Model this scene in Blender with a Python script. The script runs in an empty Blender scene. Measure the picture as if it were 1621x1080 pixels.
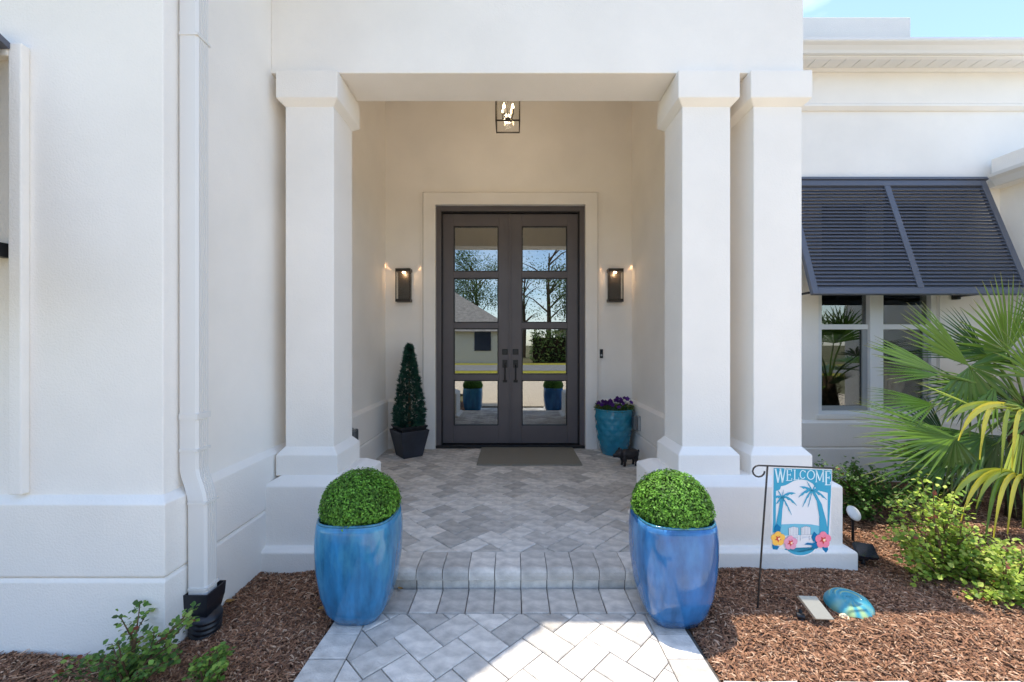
import bpy, bmesh, math, random
import numpy as np
from mathutils import Vector, Matrix
R = math.radians
random.seed(7); rng = np.random.default_rng(7)
scene = bpy.context.scene
COL = scene.collection

# ---------------------------------------------------------------- camera
F = 655.0; CX, CY = 811.0, 545.0; CAMX, CAMZ = 0.025, 1.34
cam = bpy.data.cameras.new('camera'); camo = bpy.data.objects.new('camera', cam); COL.objects.link(camo)
cam.sensor_width = 36; cam.sensor_fit = 'HORIZONTAL'; cam.lens = F/1621*36
cam.shift_x = -0.5/1621; cam.shift_y = 5/1621
cam.clip_start = 0.02; cam.clip_end = 2000
camo.location = (CAMX, 0, CAMZ); camo.rotation_euler = (R(90), 0, 0)
scene.camera = camo
def P(px, py, D):            # pixel of the photograph + distance from the camera plane -> point
    return Vector((CAMX+(px-CX)/F*D, D, CAMZ-(py-CY)/F*D))
# ---------------------------------------------------------------- world, sun, exposure
SUN = Vector((0.12, -0.15, -1.0)).normalized()     # direction the light travels
w = bpy.data.worlds.new('World'); scene.world = w; w.use_nodes = True
nt = w.node_tree; nt.nodes.clear()
out = nt.nodes.new('ShaderNodeOutputWorld'); bg = nt.nodes.new('ShaderNodeBackground')
sky = nt.nodes.new('ShaderNodeTexSky'); sky.sky_type = 'NISHITA'; sky.sun_disc = False
sky.sun_elevation = math.asin(-SUN.z); sky.sun_rotation = math.atan2(-SUN.x, -SUN.y)
sky.air_density = 1.0; sky.dust_density = 0.6; sky.ozone_density = 1.6
tc = nt.nodes.new('ShaderNodeTexCoord'); mp = nt.nodes.new('ShaderNodeMapping'); mp.inputs['Scale'].default_value = (2.2, 2.2, 7)
nz = nt.nodes.new('ShaderNodeTexNoise'); nz.inputs['Scale'].default_value = 1.6; nz.inputs['Detail'].default_value = 7
cr = nt.nodes.new('ShaderNodeValToRGB'); cr.color_ramp.elements[0].position = .52; cr.color_ramp.elements[1].position = .78
cr.color_ramp.elements[1].color = (.8, .8, .8, 1)
mx = nt.nodes.new('ShaderNodeMix'); mx.data_type = 'RGBA'; mx.inputs[7].default_value = (5.2, 5.5, 6.0, 1)
nt.links.new(tc.outputs['Generated'], mp.inputs[0]); nt.links.new(mp.outputs[0], nz.inputs[0]); nt.links.new(nz.outputs['Fac'], cr.inputs[0])
nt.links.new(cr.outputs[0], mx.inputs[0]); nt.links.new(sky.outputs[0], mx.inputs[6]); nt.links.new(mx.outputs[2], bg.inputs[0])
bg.inputs[1].default_value = 0.13; nt.links.new(bg.outputs[0], out.inputs[0])
sl = bpy.data.lights.new('sun', 'SUN'); sl.energy = 2.05; sl.angle = R(0.53); sl.color = (1, .925, .81)
so = bpy.data.objects.new('sun', sl); COL.objects.link(so); so.rotation_euler = SUN.to_track_quat('-Z', 'Y').to_euler(); so.location = (0, 0, 20)
vs = scene.view_settings; vs.view_transform = 'Standard'; vs.look = 'None'; vs.gamma = 1; vs.use_curve_mapping = False; vs.exposure = 1.58
scene.cycles.max_bounces = 12; scene.cycles.diffuse_bounces = 9; scene.cycles.transparent_max_bounces = 12

# ---------------------------------------------------------------- materials
def mat(name, col, rough=.6, spec=.4, bump=None, var=None, objvar=0, metal=0, trans=0, coat=0, emit=None, vcol=False):
    m = bpy.data.materials.new(name); m.use_nodes = True; n = m.node_tree.nodes; l = m.node_tree.links
    b = n['Principled BSDF']; b.inputs['Roughness'].default_value = rough; b.inputs['Metallic'].default_value = metal
    b.inputs['Specular IOR Level'].default_value = spec; b.inputs['Coat Weight'].default_value = coat; b.inputs['Coat Roughness'].default_value = .06
    b.inputs['Base Color'].default_value = (*col, 1)
    tcn = n.new('ShaderNodeTexCoord'); src = None
    if vcol:
        a = n.new('ShaderNodeAttribute'); a.attribute_name = 'col'; src = a.outputs['Color']
    if var:                     # var = (scale, detail, amount [, stretch])
        nz = n.new('ShaderNodeTexNoise'); nz.inputs['Scale'].default_value = var[0]; nz.inputs['Detail'].default_value = var[1]
        if len(var) > 3:
            mpn = n.new('ShaderNodeMapping'); mpn.inputs['Scale'].default_value = var[3]; l.new(tcn.outputs['Object'], mpn.inputs[0]); l.new(mpn.outputs[0], nz.inputs[0])
        else: l.new(tcn.outputs['Object'], nz.inputs[0])
        mr = n.new('ShaderNodeMapRange'); mr.inputs[1].default_value = .3; mr.inputs[2].default_value = .7
        mr.inputs[3].default_value = 1-var[2]; mr.inputs[4].default_value = 1+var[2]; l.new(nz.outputs['Fac'], mr.inputs[0])
        mm = n.new('ShaderNodeMix'); mm.data_type = 'RGBA'; mm.blend_type = 'MULTIPLY'; mm.inputs[0].default_value = 1
        if src: l.new(src, mm.inputs[6])
        else: mm.inputs[6].default_value = (*col, 1)
        l.new(mr.outputs[0], mm.inputs[7]); src = mm.outputs[2]
    if objvar:
        oi = n.new('ShaderNodeObjectInfo'); mr = n.new('ShaderNodeMapRange'); mr.inputs[3].default_value = 1-objvar; mr.inputs[4].default_value = 1+objvar
        l.new(oi.outputs['Random'], mr.inputs[0])
        mm = n.new('ShaderNodeMix'); mm.data_type = 'RGBA'; mm.blend_type = 'MULTIPLY'; mm.inputs[0].default_value = 1
        if src: l.new(src, mm.inputs[6])
        else: mm.inputs[6].default_value = (*col, 1)
        l.new(mr.outputs[0], mm.inputs[7]); src = mm.outputs[2]
    if src: l.new(src, b.inputs['Base Color'])
    if bump:                    # (scale, detail, strength, distance)
        nb = n.new('ShaderNodeTexNoise'); nb.inputs['Scale'].default_value = bump[0]; nb.inputs['Detail'].default_value = bump[1]
        l.new(tcn.outputs['Object'], nb.inputs[0])
        bp = n.new('ShaderNodeBump'); bp.inputs['Strength'].default_value = bump[2]; bp.inputs['Distance'].default_value = bump[3]
        l.new(nb.outputs['Fac'], bp.inputs['Height']); l.new(bp.outputs[0], b.inputs['Normal'])
    if trans:
        o = n['Material Output']; t = n.new('ShaderNodeBsdfTranslucent'); ms = n.new('ShaderNodeMixShader'); ms.inputs[0].default_value = trans
        if src: l.new(src, t.inputs[0])
        else: t.inputs[0].default_value = (*col, 1)
        l.new(b.outputs[0], ms.inputs[1]); l.new(t.outputs[0], ms.inputs[2]); l.new(ms.outputs[0], o.inputs[0])
    if emit: b.inputs['Emission Color'].default_value = (*emit[0], 1); b.inputs['Emission Strength'].default_value = emit[1]
    return m
def mirror_glass(name, fac, tint=(.85, .88, .88), wav=.0, thru=(.55, .57, .56)):
    m = bpy.data.materials.new(name); m.use_nodes = True; n = m.node_tree.nodes; l = m.node_tree.links
    n.remove(n['Principled BSDF']); o = n['Material Output']
    g = n.new('ShaderNodeBsdfGlossy'); g.inputs['Roughness'].default_value = 0; g.inputs[0].default_value = (*tint, 1)
    t = n.new('ShaderNodeBsdfTransparent'); t.inputs[0].default_value = (*thru, 1)
    ms = n.new('ShaderNodeMixShader'); ms.inputs[0].default_value = fac
    l.new(t.outputs[0], ms.inputs[1]); l.new(g.outputs[0], ms.inputs[2]); l.new(ms.outputs[0], o.inputs[0])
    if wav:
        tcn = n.new('ShaderNodeTexCoord'); nb = n.new('ShaderNodeTexNoise'); nb.inputs['Scale'].default_value = 2.2; nb.inputs['Detail'].default_value = 1
        bp = n.new('ShaderNodeBump'); bp.inputs['Strength'].default_value = wav; bp.inputs['Distance'].default_value = .01
        l.new(tcn.outputs['Object'], nb.inputs[0]); l.new(nb.outputs['Fac'], bp.inputs['Height']); l.new(bp.outputs[0], g.inputs['Normal'])
    return m
M = {}
M['stucco'] = mat('white_stucco', (.88, .84, .78), .88, .2, bump=(120, 5, .55, .004), var=(2.2, 6, .035))
M['trim'] = mat('white_trim_paint', (.85, .82, .77), .5, .35)
M['alum'] = mat('white_aluminium', (.75, .735, .705), .38, .45)
M['frame'] = mat('white_vinyl', (.8, .8, .79), .4, .4)
M['door'] = mat('dark_bronze_paint', (.115, .102, .106), .38, .45, var=(4, 3, .06))
M['black'] = mat('black_metal', (.012, .012, .013), .4, .45)
M['bronze'] = mat('dark_bronze_metal', (.035, .028, .022), .42, .45)
M['shutter'] = mat('slate_blue_paint', (.105, .115, .145), .42, .45)
M['doorglass'] = mirror_glass('reflective_door_glass', .36, wav=.012)
M['winglass'] = mirror_glass('window_glass', .17, wav=.012)
M['lampglass'] = mirror_glass('seeded_lamp_glass', .04, thru=(.96, .96, .95))
M['dark'] = mat('dark_interior', (.05, .045, .04), .9, .1)
M['curtain'] = mat('cream_curtain', (.55, .50, .42), .9, .1)
M['paver'] = mat('grey_concrete_paver', (.62, .575, .515), .9, .15, bump=(110, 7, .9, .005), var=(11, 10, .26, (1, 1.7, 1)), objvar=.24)
M['joint'] = mat('joint_sand', (.10, .09, .08), .95, .05, var=(60, 3, .3))
M['mulchbed'] = mat('mulch_soil', (.13, .072, .045), .95, .05, bump=(60, 6, 1, .02), var=(30, 6, .5))
M['chip'] = mat('mulch_chip', (.2, .1, .06), .9, .1, vcol=True)
M['glaze'] = mat('blue_glaze', (.028, .18, .37), .16, .5, coat=.3, var=(7, 6, .38, (3.2, 3.2, .55)), bump=(14, 3, .10, .01))
M['glaze2'] = mat('deep_blue_glaze', (.026, .13, .34), .16, .5, coat=.3, var=(6, 6, .42, (2.4, 2.4, .7)), bump=(14, 3, .10, .01))
M['rimglaze'] = mat('turquoise_rim_glaze', (.035, .17, .26), .16, .5, coat=.6, var=(30, 5, .45))
M['teal'] = mat('teal_glaze', (.014, .20, .31), .18, .5, coat=.5, var=(6, 4, .2))
M['slatepot'] = mat('dark_slate_resin', (.030, .034, .046), .5, .4, var=(5, 6, .35), bump=(40, 4, .2, .003))
M['soil'] = mat('potting_soil', (.03, .02, .015), .95, .05, bump=(80, 4, 1, .01))
M['leaf'] = mat('leaf', (.06, .15, .03), .5, .35, vcol=True, trans=.28)
M['palm'] = mat('palm_leaf', (.06, .15, .03), .38, .45, vcol=True, trans=.22)
M['needle'] = mat('conifer_needle', (.02, .06, .035), .6, .25, vcol=True)
M['stem'] = mat('woody_stem', (.13, .085, .05), .85, .15, var=(30, 4, .3))
M['bark'] = mat('bark', (.10, .07, .045), .95, .1, var=(25, 6, .5), bump=(40, 5, 1, .02))
M['petal'] = mat('petal', (.1, .02, .2), .6, .2, vcol=True, trans=.2)
M['mat'] = mat('woven_doormat', (.27, .25, .205), .95, .05, bump=(260, 2, 1, .004), var=(300, 2, .35))
M['iron'] = mat('dark_cast_iron', (.020, .018, .020), .5, .4, bump=(60, 5, .5, .006), var=(20, 4, .3))
M['plastic'] = mat('black_plastic', (.014, .015, .018), .35, .45)
M['grey'] = mat('grey_plastic', (.33, .34, .34), .4, .4)
M['clearcov'] = mat('smoke_plastic', (.12, .125, .13), .2, .5)
M['pole'] = mat('flag_pole_metal', (.022, .018, .016), .45, .45)
M['fwhite'] = mat('flag_white_cloth', (.78, .80, .84), .85, .1, trans=.15)
M['fteal'] = mat('flag_teal_print', (.055, .33, .50), .85, .1)
M['flight'] = mat('flag_letter_print', (.62, .78, .84), .85, .1)
M['fdeep'] = mat('flag_deep_teal_print', (.012, .17, .36), .85, .1)
M['fsea'] = mat('flag_sea_print', (.16, .46, .60), .85, .1)
M['fyellow'] = mat('flag_yellow_print', (.86, .50, .10), .85, .1)
M['fpink'] = mat('flag_pink_print', (.82, .24, .34), .85, .1)
M['frose'] = mat('flag_rose_print', (.72, .33, .45), .85, .1)
M['fred'] = mat('flag_red_print', (.55, .08, .06), .85, .1)
M['fcream'] = mat('flag_cream_print', (.9, .7, .45), .85, .1)
M['fgrey'] = mat('flag_line_print', (.25, .30, .34), .85, .1)
M['beige'] = mat('champagne_metal', (.42, .39, .31), .4, .4, metal=.2)
M['solar'] = mat('solar_cell', (.012, .018, .035), .12, .6)
M['disc'] = mat('white_plastic', (.78, .78, .77), .35, .4)
M['conc'] = mat('pale_driveway', (.52, .46, .37), .9, .1, var=(3, 6, .12))
M['lawn'] = mat('lawn_grass', (.27, .24, .035), .95, .05, var=(5, 8, .25))
M['road'] = mat('asphalt', (.20, .195, .185), .95, .1, var=(3, 8, .1))
M['earth'] = mat('ground_soil', (.14, .13, .07), .95, .05, var=(.4, 8, .3))
M['rooftile'] = mat('grey_roof_tile', (.20, .185, .17), .8, .2, var=(4, 4, .2))
M['tan'] = mat('tan_stucco', (.55, .50, .42), .9, .1)
M['shingle'] = mat('dark_shingle', (.05, .05, .055), .9, .1, var=(30, 4, .3))
M['drain'] = mat('black_corrugated_plastic', (.010, .012, .018), .38, .5)
M['bulb'] = mat('lit_bulb', (1, .8, .5), .5, .2, emit=((1, .72, .38), 14))
M['led'] = mat('lit_lamp_lens', (1, .8, .5), .5, .2, emit=((1, .66, .36), 9))

def mottle(m, col, scale, lo, hi, zr=None, dark=None):     # glaze colour breaking to a second tone, more of it towards the rim
    n = m.node_tree.nodes; l = m.node_tree.links; b = n['Principled BSDF']; src = b.inputs['Base Color'].links[0].from_socket
    t = n.new('ShaderNodeTexCoord'); mp_ = n.new('ShaderNodeMapping'); mp_.inputs['Scale'].default_value = (1, 1, .45); l.new(t.outputs['Object'], mp_.inputs[0])
    nz = n.new('ShaderNodeTexNoise'); nz.inputs['Scale'].default_value = scale; nz.inputs['Detail'].default_value = 9; nz.inputs['Roughness'].default_value = .65; l.new(mp_.outputs[0], nz.inputs[0])
    sx = n.new('ShaderNodeSeparateXYZ'); l.new(t.outputs['Object'], sx.inputs[0]); zm = n.new('ShaderNodeMapRange'); zm.inputs[1].default_value = zr[0]; zm.inputs[2].default_value = zr[1]; zm.inputs[3].default_value = -.10; zm.inputs[4].default_value = .16; l.new(sx.outputs[2], zm.inputs[0])
    ad = n.new('ShaderNodeMath'); l.new(nz.outputs['Fac'], ad.inputs[0]); l.new(zm.outputs[0], ad.inputs[1])
    mr = n.new('ShaderNodeMapRange'); mr.inputs[1].default_value = lo; mr.inputs[2].default_value = hi; l.new(ad.outputs[0], mr.inputs[0])
    mm = n.new('ShaderNodeMix'); mm.data_type = 'RGBA'; mm.inputs[7].default_value = (*col, 1); l.new(mr.outputs[0], mm.inputs[0]); l.new(src, mm.inputs[6]); l.new(mm.outputs[2], b.inputs['Base Color'])
mottle(M['glaze'], (.075, .30, .44), 11, .52, .85, (.1, .5)); mottle(M['glaze2'], (.06, .24, .50), 9, .56, .9, (.1, .5)); mottle(M['teal'], (.03, .27, .37), 14, .45, .8, (.0, .5))
# ---------------------------------------------------------------- helpers
def link(o, parent=None):
    COL.objects.link(o)
    if parent is not None: o.parent = parent
    return o
def mesh(name, v, f, m, parent=None, smooth=False, cols=None):
    me = bpy.data.meshes.new(name); me.from_pydata([tuple(map(float, p)) for p in v], [], f); me.update()
    if m is not None: me.materials.append(M[m] if isinstance(m, str) else m)
    if smooth: me.polygons.foreach_set('use_smooth', [True]*len(me.polygons))
    if cols is not None:
        a = me.color_attributes.new('col', 'FLOAT_COLOR', 'POINT')
        c = np.ones((len(v), 4), np.float32); c[:, :3] = cols; a.data.foreach_set('color', c.ravel())
    return link(bpy.data.objects.new(name, me), parent)
class MB:
    def __init__(s): s.v = []; s.f = []; s.c = []
    def add(s, v, f, c=None):
        k = len(s.v); s.v += [tuple(p) for p in v]; s.f += [tuple(i+k for i in q) for q in f]
        if c is not None: s.c += [c]*len(v)
        return s
    def box(s, x0, x1, y0, y1, z0, z1):
        return s.add([(x0,y0,z0),(x1,y0,z0),(x1,y1,z0),(x0,y1,z0),(x0,y0,z1),(x1,y0,z1),(x1,y1,z1),(x0,y1,z1)],
            [(3,2,1,0),(4,5,6,7),(0,1,5,4),(1,2,6,5),(2,3,7,6),(3,0,4,7)])
    def rings(s, rings, closed=True, cap=True):
        k = len(s.v); n = len(rings[0])
        for r in rings: s.v += [tuple(p) for p in r]
        for i in range(len(rings)-1):
            for j in range(n if closed else n-1):
                a = k+i*n+j; b = k+i*n+(j+1) % n; s.f.append((a, b, b+n, a+n))
        if cap and closed:
            s.f.append(tuple(k+j for j in range(n-1, -1, -1))); s.f.append(tuple(k+(len(rings)-1)*n+j for j in range(n)))
        return s
    def tube(s, pts, rad, n=8):
        pts = [Vector(p) for p in pts]; rads = rad if isinstance(rad, (list, tuple)) else [rad]*len(pts); rs = []
        up = None
        for i, p in enumerate(pts):
            t = (pts[min(i+1, len(pts)-1)]-pts[max(i-1, 0)]).normalized()
            if up is None: up = t.orthogonal().normalized()
            up = (up-t*up.dot(t)); up = up.normalized() if up.length > 1e-5 else t.orthogonal().normalized()
            b = t.cross(up)
            rs.append([p+(up*math.cos(a)+b*math.sin(a))*rads[i] for a in [2*math.pi*q/n for q in range(n)]])
        return s.rings(rs)
    def loft(s, x0, x1, y0, y1, prof):      # rectangle grown by offset o at height z
        return s.rings([[(x0-o, y0-o, z), (x1+o, y0-o, z), (x1+o, y1+o, z), (x0-o, y1+o, z)] for o, z in prof])
    def lathe(s, c, prof, n=32, se=2.0):    # superellipse ring exponents: 2 = circle
        rs = []
        for r, z in prof:
            ring = []
            for q in range(n):
                a = 2*math.pi*q/n; ca, sa = math.cos(a), math.sin(a)
                k = (abs(ca)**se+abs(sa)**se)**(-1/se)
                ring.append((c[0]+r*k*ca, c[1]+r*k*sa, c[2]+z))
            rs.append(ring)
        return s.rings(rs)
    def build(s, name, m, parent=None, smooth=False, bevel=0, seg=2):
        o = mesh(name, s.v, s.f, m, parent, smooth, np.array(s.c) if s.c else None)
        if bevel:
            b = o.modifiers.new('bevel', 'BEVEL'); b.width = bevel; b.segments = seg; b.limit_method = 'ANGLE'; b.angle_limit = R(25)
            b.harden_normals = False
        return o
def smooth_angle(o, ang=40):
    me = o.data; me.polygons.foreach_set('use_smooth', [True]*len(me.polygons))
    try: me.set_sharp_from_angle(angle=R(ang))
    except Exception: pass
    return o
def thing(name, label, cat, loc=(0,0,0), group=None):
    o = bpy.data.objects.new(name, None); o.location = loc; o.empty_display_size = .1; COL.objects.link(o)
    return tag(o, label, cat, group)
def tag(o, label=None, cat=None, group=None, kind=None):
    if label: o['label'] = label
    if cat: o['category'] = cat
    if group: o['group'] = group
    if kind: o['kind'] = kind
    return o
def copy_tree(o, parent=None):
    c = o.copy(); COL.objects.link(c); c.parent = parent
    for ch in [k for k in bpy.data.objects if k.parent == o]: copy_tree(ch, c)
    return c
def wall_profile(path, prof, name, m, parent, bevel=.006):   # vertical profile swept along a plan polyline, outward = right of travel
    pts = [Vector((p[0], p[1])) for p in path]; rs = []
    for i, p in enumerate(pts):
        d0 = (p-pts[i-1]).normalized() if i > 0 else None
        d1 = (pts[i+1]-p).normalized() if i < len(pts)-1 else None
        n0 = Vector((d0.y, -d0.x)) if d0 else None; n1 = Vector((d1.y, -d1.x)) if d1 else None
        if n0 and n1:
            n = (n0+n1); n = n/(n.length_squared/2) if n.length > 1e-6 else n0
        else: n = n0 or n1
        rs.append([(p.x+n.x*o, p.y+n.y*o, z) for o, z in prof])
    b = MB(); b.rings(rs); return b.build(name, m, parent, bevel=bevel)

# ================================================================ SETTING
G0 = mesh('ground', [(-400, -400, -.08), (400, -400, -.08), (400, 60, -.08), (-400, 60, -.08)], [(0,1,2,3)], 'earth'); tag(G0, kind='structure')
b = MB()
b.add([(-4.2,-9,-.012),(9,-9,-.012),(9,1.5,-.012),(.84,1.5,-.012),(.84,1.3,-.012),(-.84,1.3,-.012),(-.84,-1.2,-.012),(-4.2,-1.2,-.012)], [(0,1,2,3,4,5,6,7)])
dr = b.build('driveway', 'conc'); tag(dr, kind='structure')
n_ = M['conc'].node_tree.nodes; l_ = M['conc'].node_tree.links
br = n_.new('ShaderNodeTexBrick'); br.inputs['Scale'].default_value = 4.2; br.inputs['Mortar Size'].default_value = .012
br.inputs['Color1'].default_value = (.68, .56, .41, 1); br.inputs['Color2'].default_value = (.60, .49, .36, 1); br.inputs['Mortar'].default_value = (.22, .2, .18, 1)
tcn = n_.new('ShaderNodeTexCoord'); l_.new(tcn.outputs['Object'], br.inputs[0]); l_.new(br.outputs[0], n_['Principled BSDF'].inputs['Base Color'])
lw = mesh('lawn', [(-40,-20,-.05),(40,-20,-.05),(40,-9,-.05),(-40,-9,-.05)], [(0,1,2,3)], 'lawn'); tag(lw, kind='structure')
lw2 = mesh('lawn', [(-40,-9,-.05),(-4.2,-9,-.05),(-4.2,-.6,-.05),(-40,-.6,-.05)], [(0,1,2,3)], 'lawn'); tag(lw2, kind='structure')
rd = mesh('road', [(-120,-17.5,-.04),(120,-17.5,-.04),(120,-11.5,-.04),(-120,-11.5,-.04)], [(0,1,2,3)], 'road'); tag(rd, kind='structure')

# ---- pavers
def clip(poly, a, bb):            # keep left of a->b
    o = []
    for i in range(len(poly)):
        p, q = poly[i], poly[(i+1) % len(poly)]
        sp = (bb[0]-a[0])*(p[1]-a[1])-(bb[1]-a[1])*(p[0]-a[0]); sq = (bb[0]-a[0])*(q[1]-a[1])-(bb[1]-a[1])*(q[0]-a[0])
        if sp >= 0: o.append(p)
        if (sp > 0 and sq < 0) or (sp < 0 and sq > 0):
            t = sp/(sp-sq); o.append((p[0]+t*(q[0]-p[0]), p[1]+t*(q[1]-p[1])))
    return o
def inset(poly, d):
    n = len(poly); o = []
    for i in range(n):
        p0, p1, p2 = Vector(poly[i-1]), Vector(poly[i]), Vector(poly[(i+1) % n])
        e0 = (p1-p0).normalized(); e1 = (p2-p1).normalized(); n0 = Vector((-e0.y, e0.x)); n1 = Vector((-e1.y, e1.x))
        k = n0+n1
        k = k/max(k.length_squared/2, .35); o.append((p1.x+k.x*d, p1.y+k.y*d))
    return o
def area(p): return .5*sum(p[i][0]*p[(i+1) % len(p)][1]-p[(i+1) % len(p)][0]*p[i][1] for i in range(len(p)))
def dedupe(p):
    o = []
    for q in p:
        if not o or math.hypot(q[0]-o[-1][0], q[1]-o[-1][1]) > .004: o.append(q)
    if len(o) > 1 and math.hypot(o[0][0]-o[-1][0], o[0][1]-o[-1][1]) <= .004: o.pop()
    return o
cache = {}
def paver(poly, z, parent, th=.05, name='paver'):
    poly = dedupe(poly)
    if len(poly) < 3 or area(poly) < .0007: return
    cx = sum(p[0] for p in poly)/len(poly); cy = sum(p[1] for p in poly)/len(poly)
    loc = [(p[0]-cx, p[1]-cy) for p in poly]; key = tuple((round(p[0], 3), round(p[1], 3)) for p in loc)
    if key not in cache:
        r0, r1, r2 = inset(loc, .0022), inset(loc, .0022), inset(loc, .0062); n = len(loc); bb = MB()
        bb.rings([[(x, y, -th) for x, y in r0], [(x, y, -.004) for x, y in r1], [(x, y, 0) for x, y in r2]])
        o = bb.build(name, 'paver', parent); cache[key] = o.data
    else:
        o = link(bpy.data.objects.new(name, cache[key]), parent)
    o.location = (cx, cy, z+random.uniform(-.0014, .0014)); o.rotation_euler = (random.uniform(-.006, .006), random.uniform(-.006, .006), random.uniform(-.006, .006))
    return o
def herringbone(bounds, cutlines, z, parent, W=.128, L=.207, org=(0, 0)):
    x0, x1, y0, y1 = bounds; c = math.cos(math.pi/4); out = []
    def tr(p): return (org[0]+(p[0]-p[1])*c, org[1]+(p[0]+p[1])*c)
    for i in range(-24, 25):
        for k in range(-40, 41):
            bx, by = i*(L+W)+k*W, i*(W-L)+k*W
            for rect in ([(bx,by),(bx+L,by),(bx+L,by+W),(bx,by+W)], [(bx-W,by),(bx,by),(bx,by+L),(bx-W,by+L)]):
                q = [tr(p) for p in rect]
                if max(p[0] for p in q) < x0 or min(p[0] for p in q) > x1 or max(p[1] for p in q) < y0 or min(p[1] for p in q) > y1: continue
                for a, bb in cutlines:
                    q = clip(q, a, bb)
                    if len(q) < 3: break
                if len(q) >= 3: paver(q, z, parent)
def rectcut(x0, x1, y0, y1): return [((x0,y0),(x1,y0)), ((x1,y0),(x1,y1)), ((x1,y1),(x0,y1)), ((x0,y1),(x0,y0))]
walk = MB().box(-.84, .86, 1.05, 2.26, -.2, -.012).build('walkway', 'joint'); tag(walk, kind='structure')
porch = MB().box(-.93, .93, 2.29, 2.6, -.2, .088).box(-1.5, 1.5, 2.6, 5.0, -.2, .088).build('porch_floor', 'joint'); tag(porch, kind='structure')
ZP = .10
herringbone((-1.5, 1.5, 2.47, 4.97), rectcut(-1.46, 1.46, 2.472, 4.96), ZP, porch, org=(.03, 2.43))
herringbone((-.69, .69, 1.3, 2.06), rectcut(-.685, .685, 1.32, 2.06), 0, walk, org=(.012, 2.02))
nb_ = 13; pw = 1.87/nb_
for i in range(nb_):                                    # step edge: bullnose pavers
    x0 = -.935+i*pw; bb = MB(); pr = [(2.47, -.055), (2.47, 0), (2.302, 0), (2.286, -.005), (2.275, -.016), (2.27, -.032), (2.27, -.055)]
    bb.rings([[(s_*(pw/2-.002), y-2.4, z) for y, z in pr] for s_ in (1, -1)])
    o = bb.build('bullnose_paver', 'paver', porch); o.location = (x0+pw/2, 2.4, ZP+random.uniform(-.001, .001)); o.rotation_euler.z = random.uniform(-.004, .004)
    bb = MB().box(-pw/2+.002, pw/2-.002, -.04, .04, -.06, .042); o = bb.build('riser_paver', 'paver', porch, bevel=.003); o.location = (x0+pw/2, 2.326, 0)
for i in range(11):                                     # soldier course at the foot of the step
    x0 = -.78+i*.142
    paver([(x0, 2.062), (x0+.142, 2.062), (x0+.142, 2.268), (x0, 2.268)], 0, walk)
for s_ in (-1, 1):                                      # walk borders
    for i in range(6):
        y0 = 2.06-.148*(i+1); e0 = .838+.004*(i+1); e1 = .838+.004*i
        q = [(s_*.685, y0), (s_*e0, y0), (s_*e1, y0+.148), (s_*.685, y0+.148)]
        paver(q if s_ > 0 else q[::-1], 0, walk)
edge = MB().box(.86, 5.2, 1.3, 1.655, -.2, -.016).build('driveway_edge', 'joint'); tag(edge, kind='structure')
for i in range(29):
    x0 = .865+i*.148
    paver([(x0, 1.45), (x0+.148, 1.45), (x0+.148, 1.648+.006*math.sin(i*2.1)), (x0, 1.648+.006*math.sin(i*2.1+1))], 0, edge)
# ---- mulch beds
def terr(x, y):
    h = .012*math.sin(3.1*x+1.3*y)+.010*math.sin(5.7*y-2.3*x+1)+.006*math.sin(13*x+9*y)
    d = 1.0
    if x > 0: d = min(1, max(0, (y-1.66)/.25), max(0, (x-.83)/.2))
    else: d = min(1, max(0, (-.83-x)/.2))
    return -.022+.04*d+h*d
def bed(name, x0, x1, y0, y1, n=.06):
    nx = int((x1-x0)/n)+1; ny = int((y1-y0)/n)+1; v = []; f = []
    for j in range(ny+1):
        for i in range(nx+1):
            x = x0+(x1-x0)*i/nx; y = y0+(y1-y0)*j/ny; v.append((x, y, terr(x, y)-.004))
    for j in range(ny):
        for i in range(nx): a = j*(nx+1)+i; f.append((a, a+1, a+nx+2, a+nx+1))
    return tag(mesh(name, v, f, 'mulchbed', smooth=True), kind='structure')
bed('mulch_bed', .86, 5.2, 1.655, 4.0); bed('mulch_bed', -4.5, -.845, .4, 2.45)
PAL = np.array([(.28,.145,.085),(.33,.175,.10),(.24,.12,.07),(.40,.225,.135),(.19,.10,.065),(.50,.33,.22),(.30,.155,.09),(.12,.07,.05)])
def chips(name, label, n, regs):
    v = []; f = []; c = []; tot = sum((r[1]-r[0])*(r[3]-r[2])*r[4] for r in regs)
    for r in regs:
        k = int(n*(r[1]-r[0])*(r[3]-r[2])*r[4]/tot)
        for _ in range(k):
            x = random.uniform(r[0], r[1]); y = random.uniform(r[2], r[3]); z = terr(x, y)+random.uniform(-.003, .011)
            a = random.uniform(0, 6.283); L = random.uniform(.005, .019)*(1.5 if random.random() < .12 else 1); wd = random.uniform(.0013, .0038)
            ca, sa = math.cos(a), math.sin(a); tl = random.uniform(-.28, .28); bend = random.uniform(-.3, .3)*L; roll = random.uniform(-.5, .5)*wd
            i0 = len(v)
            for t in (-1, 0, 1):
                bx = x+ca*L*t-sa*bend*t*t; by = y+sa*L*t+ca*bend*t*t; bz = z+tl*L*t+.003*(1-t*t)
                ww = wd*(1 if t == 0 else .55)
                v.append((bx-sa*ww, by+ca*ww, bz+roll)); v.append((bx+sa*ww, by-ca*ww, bz-roll))
            f += [(i0, i0+1, i0+3, i0+2), (i0+2, i0+3, i0+5, i0+4)]
            cc = PAL[random.randrange(8)]*random.uniform(.75, 1.25); c += [cc]*6
    o = mesh(name, v, f, 'chip', cols=np.array(c)); return tag(o, label, 'mulch', kind='stuff')
chips('mulch_chips', 'shredded brown bark mulch in the bed right of the step', 90000, [(.87, 3.2, 1.66, 2.45, 1.0), (2.0, 4.2, 2.4, 3.95, .35)])
chips('mulch_chips', 'shredded brown bark mulch in the bed under the left wall', 40000, [(-1.47, -.85, 1.35, 2.43, 1.0), (-2.9, -1.3, 1.2, 1.74, .8)])

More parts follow.
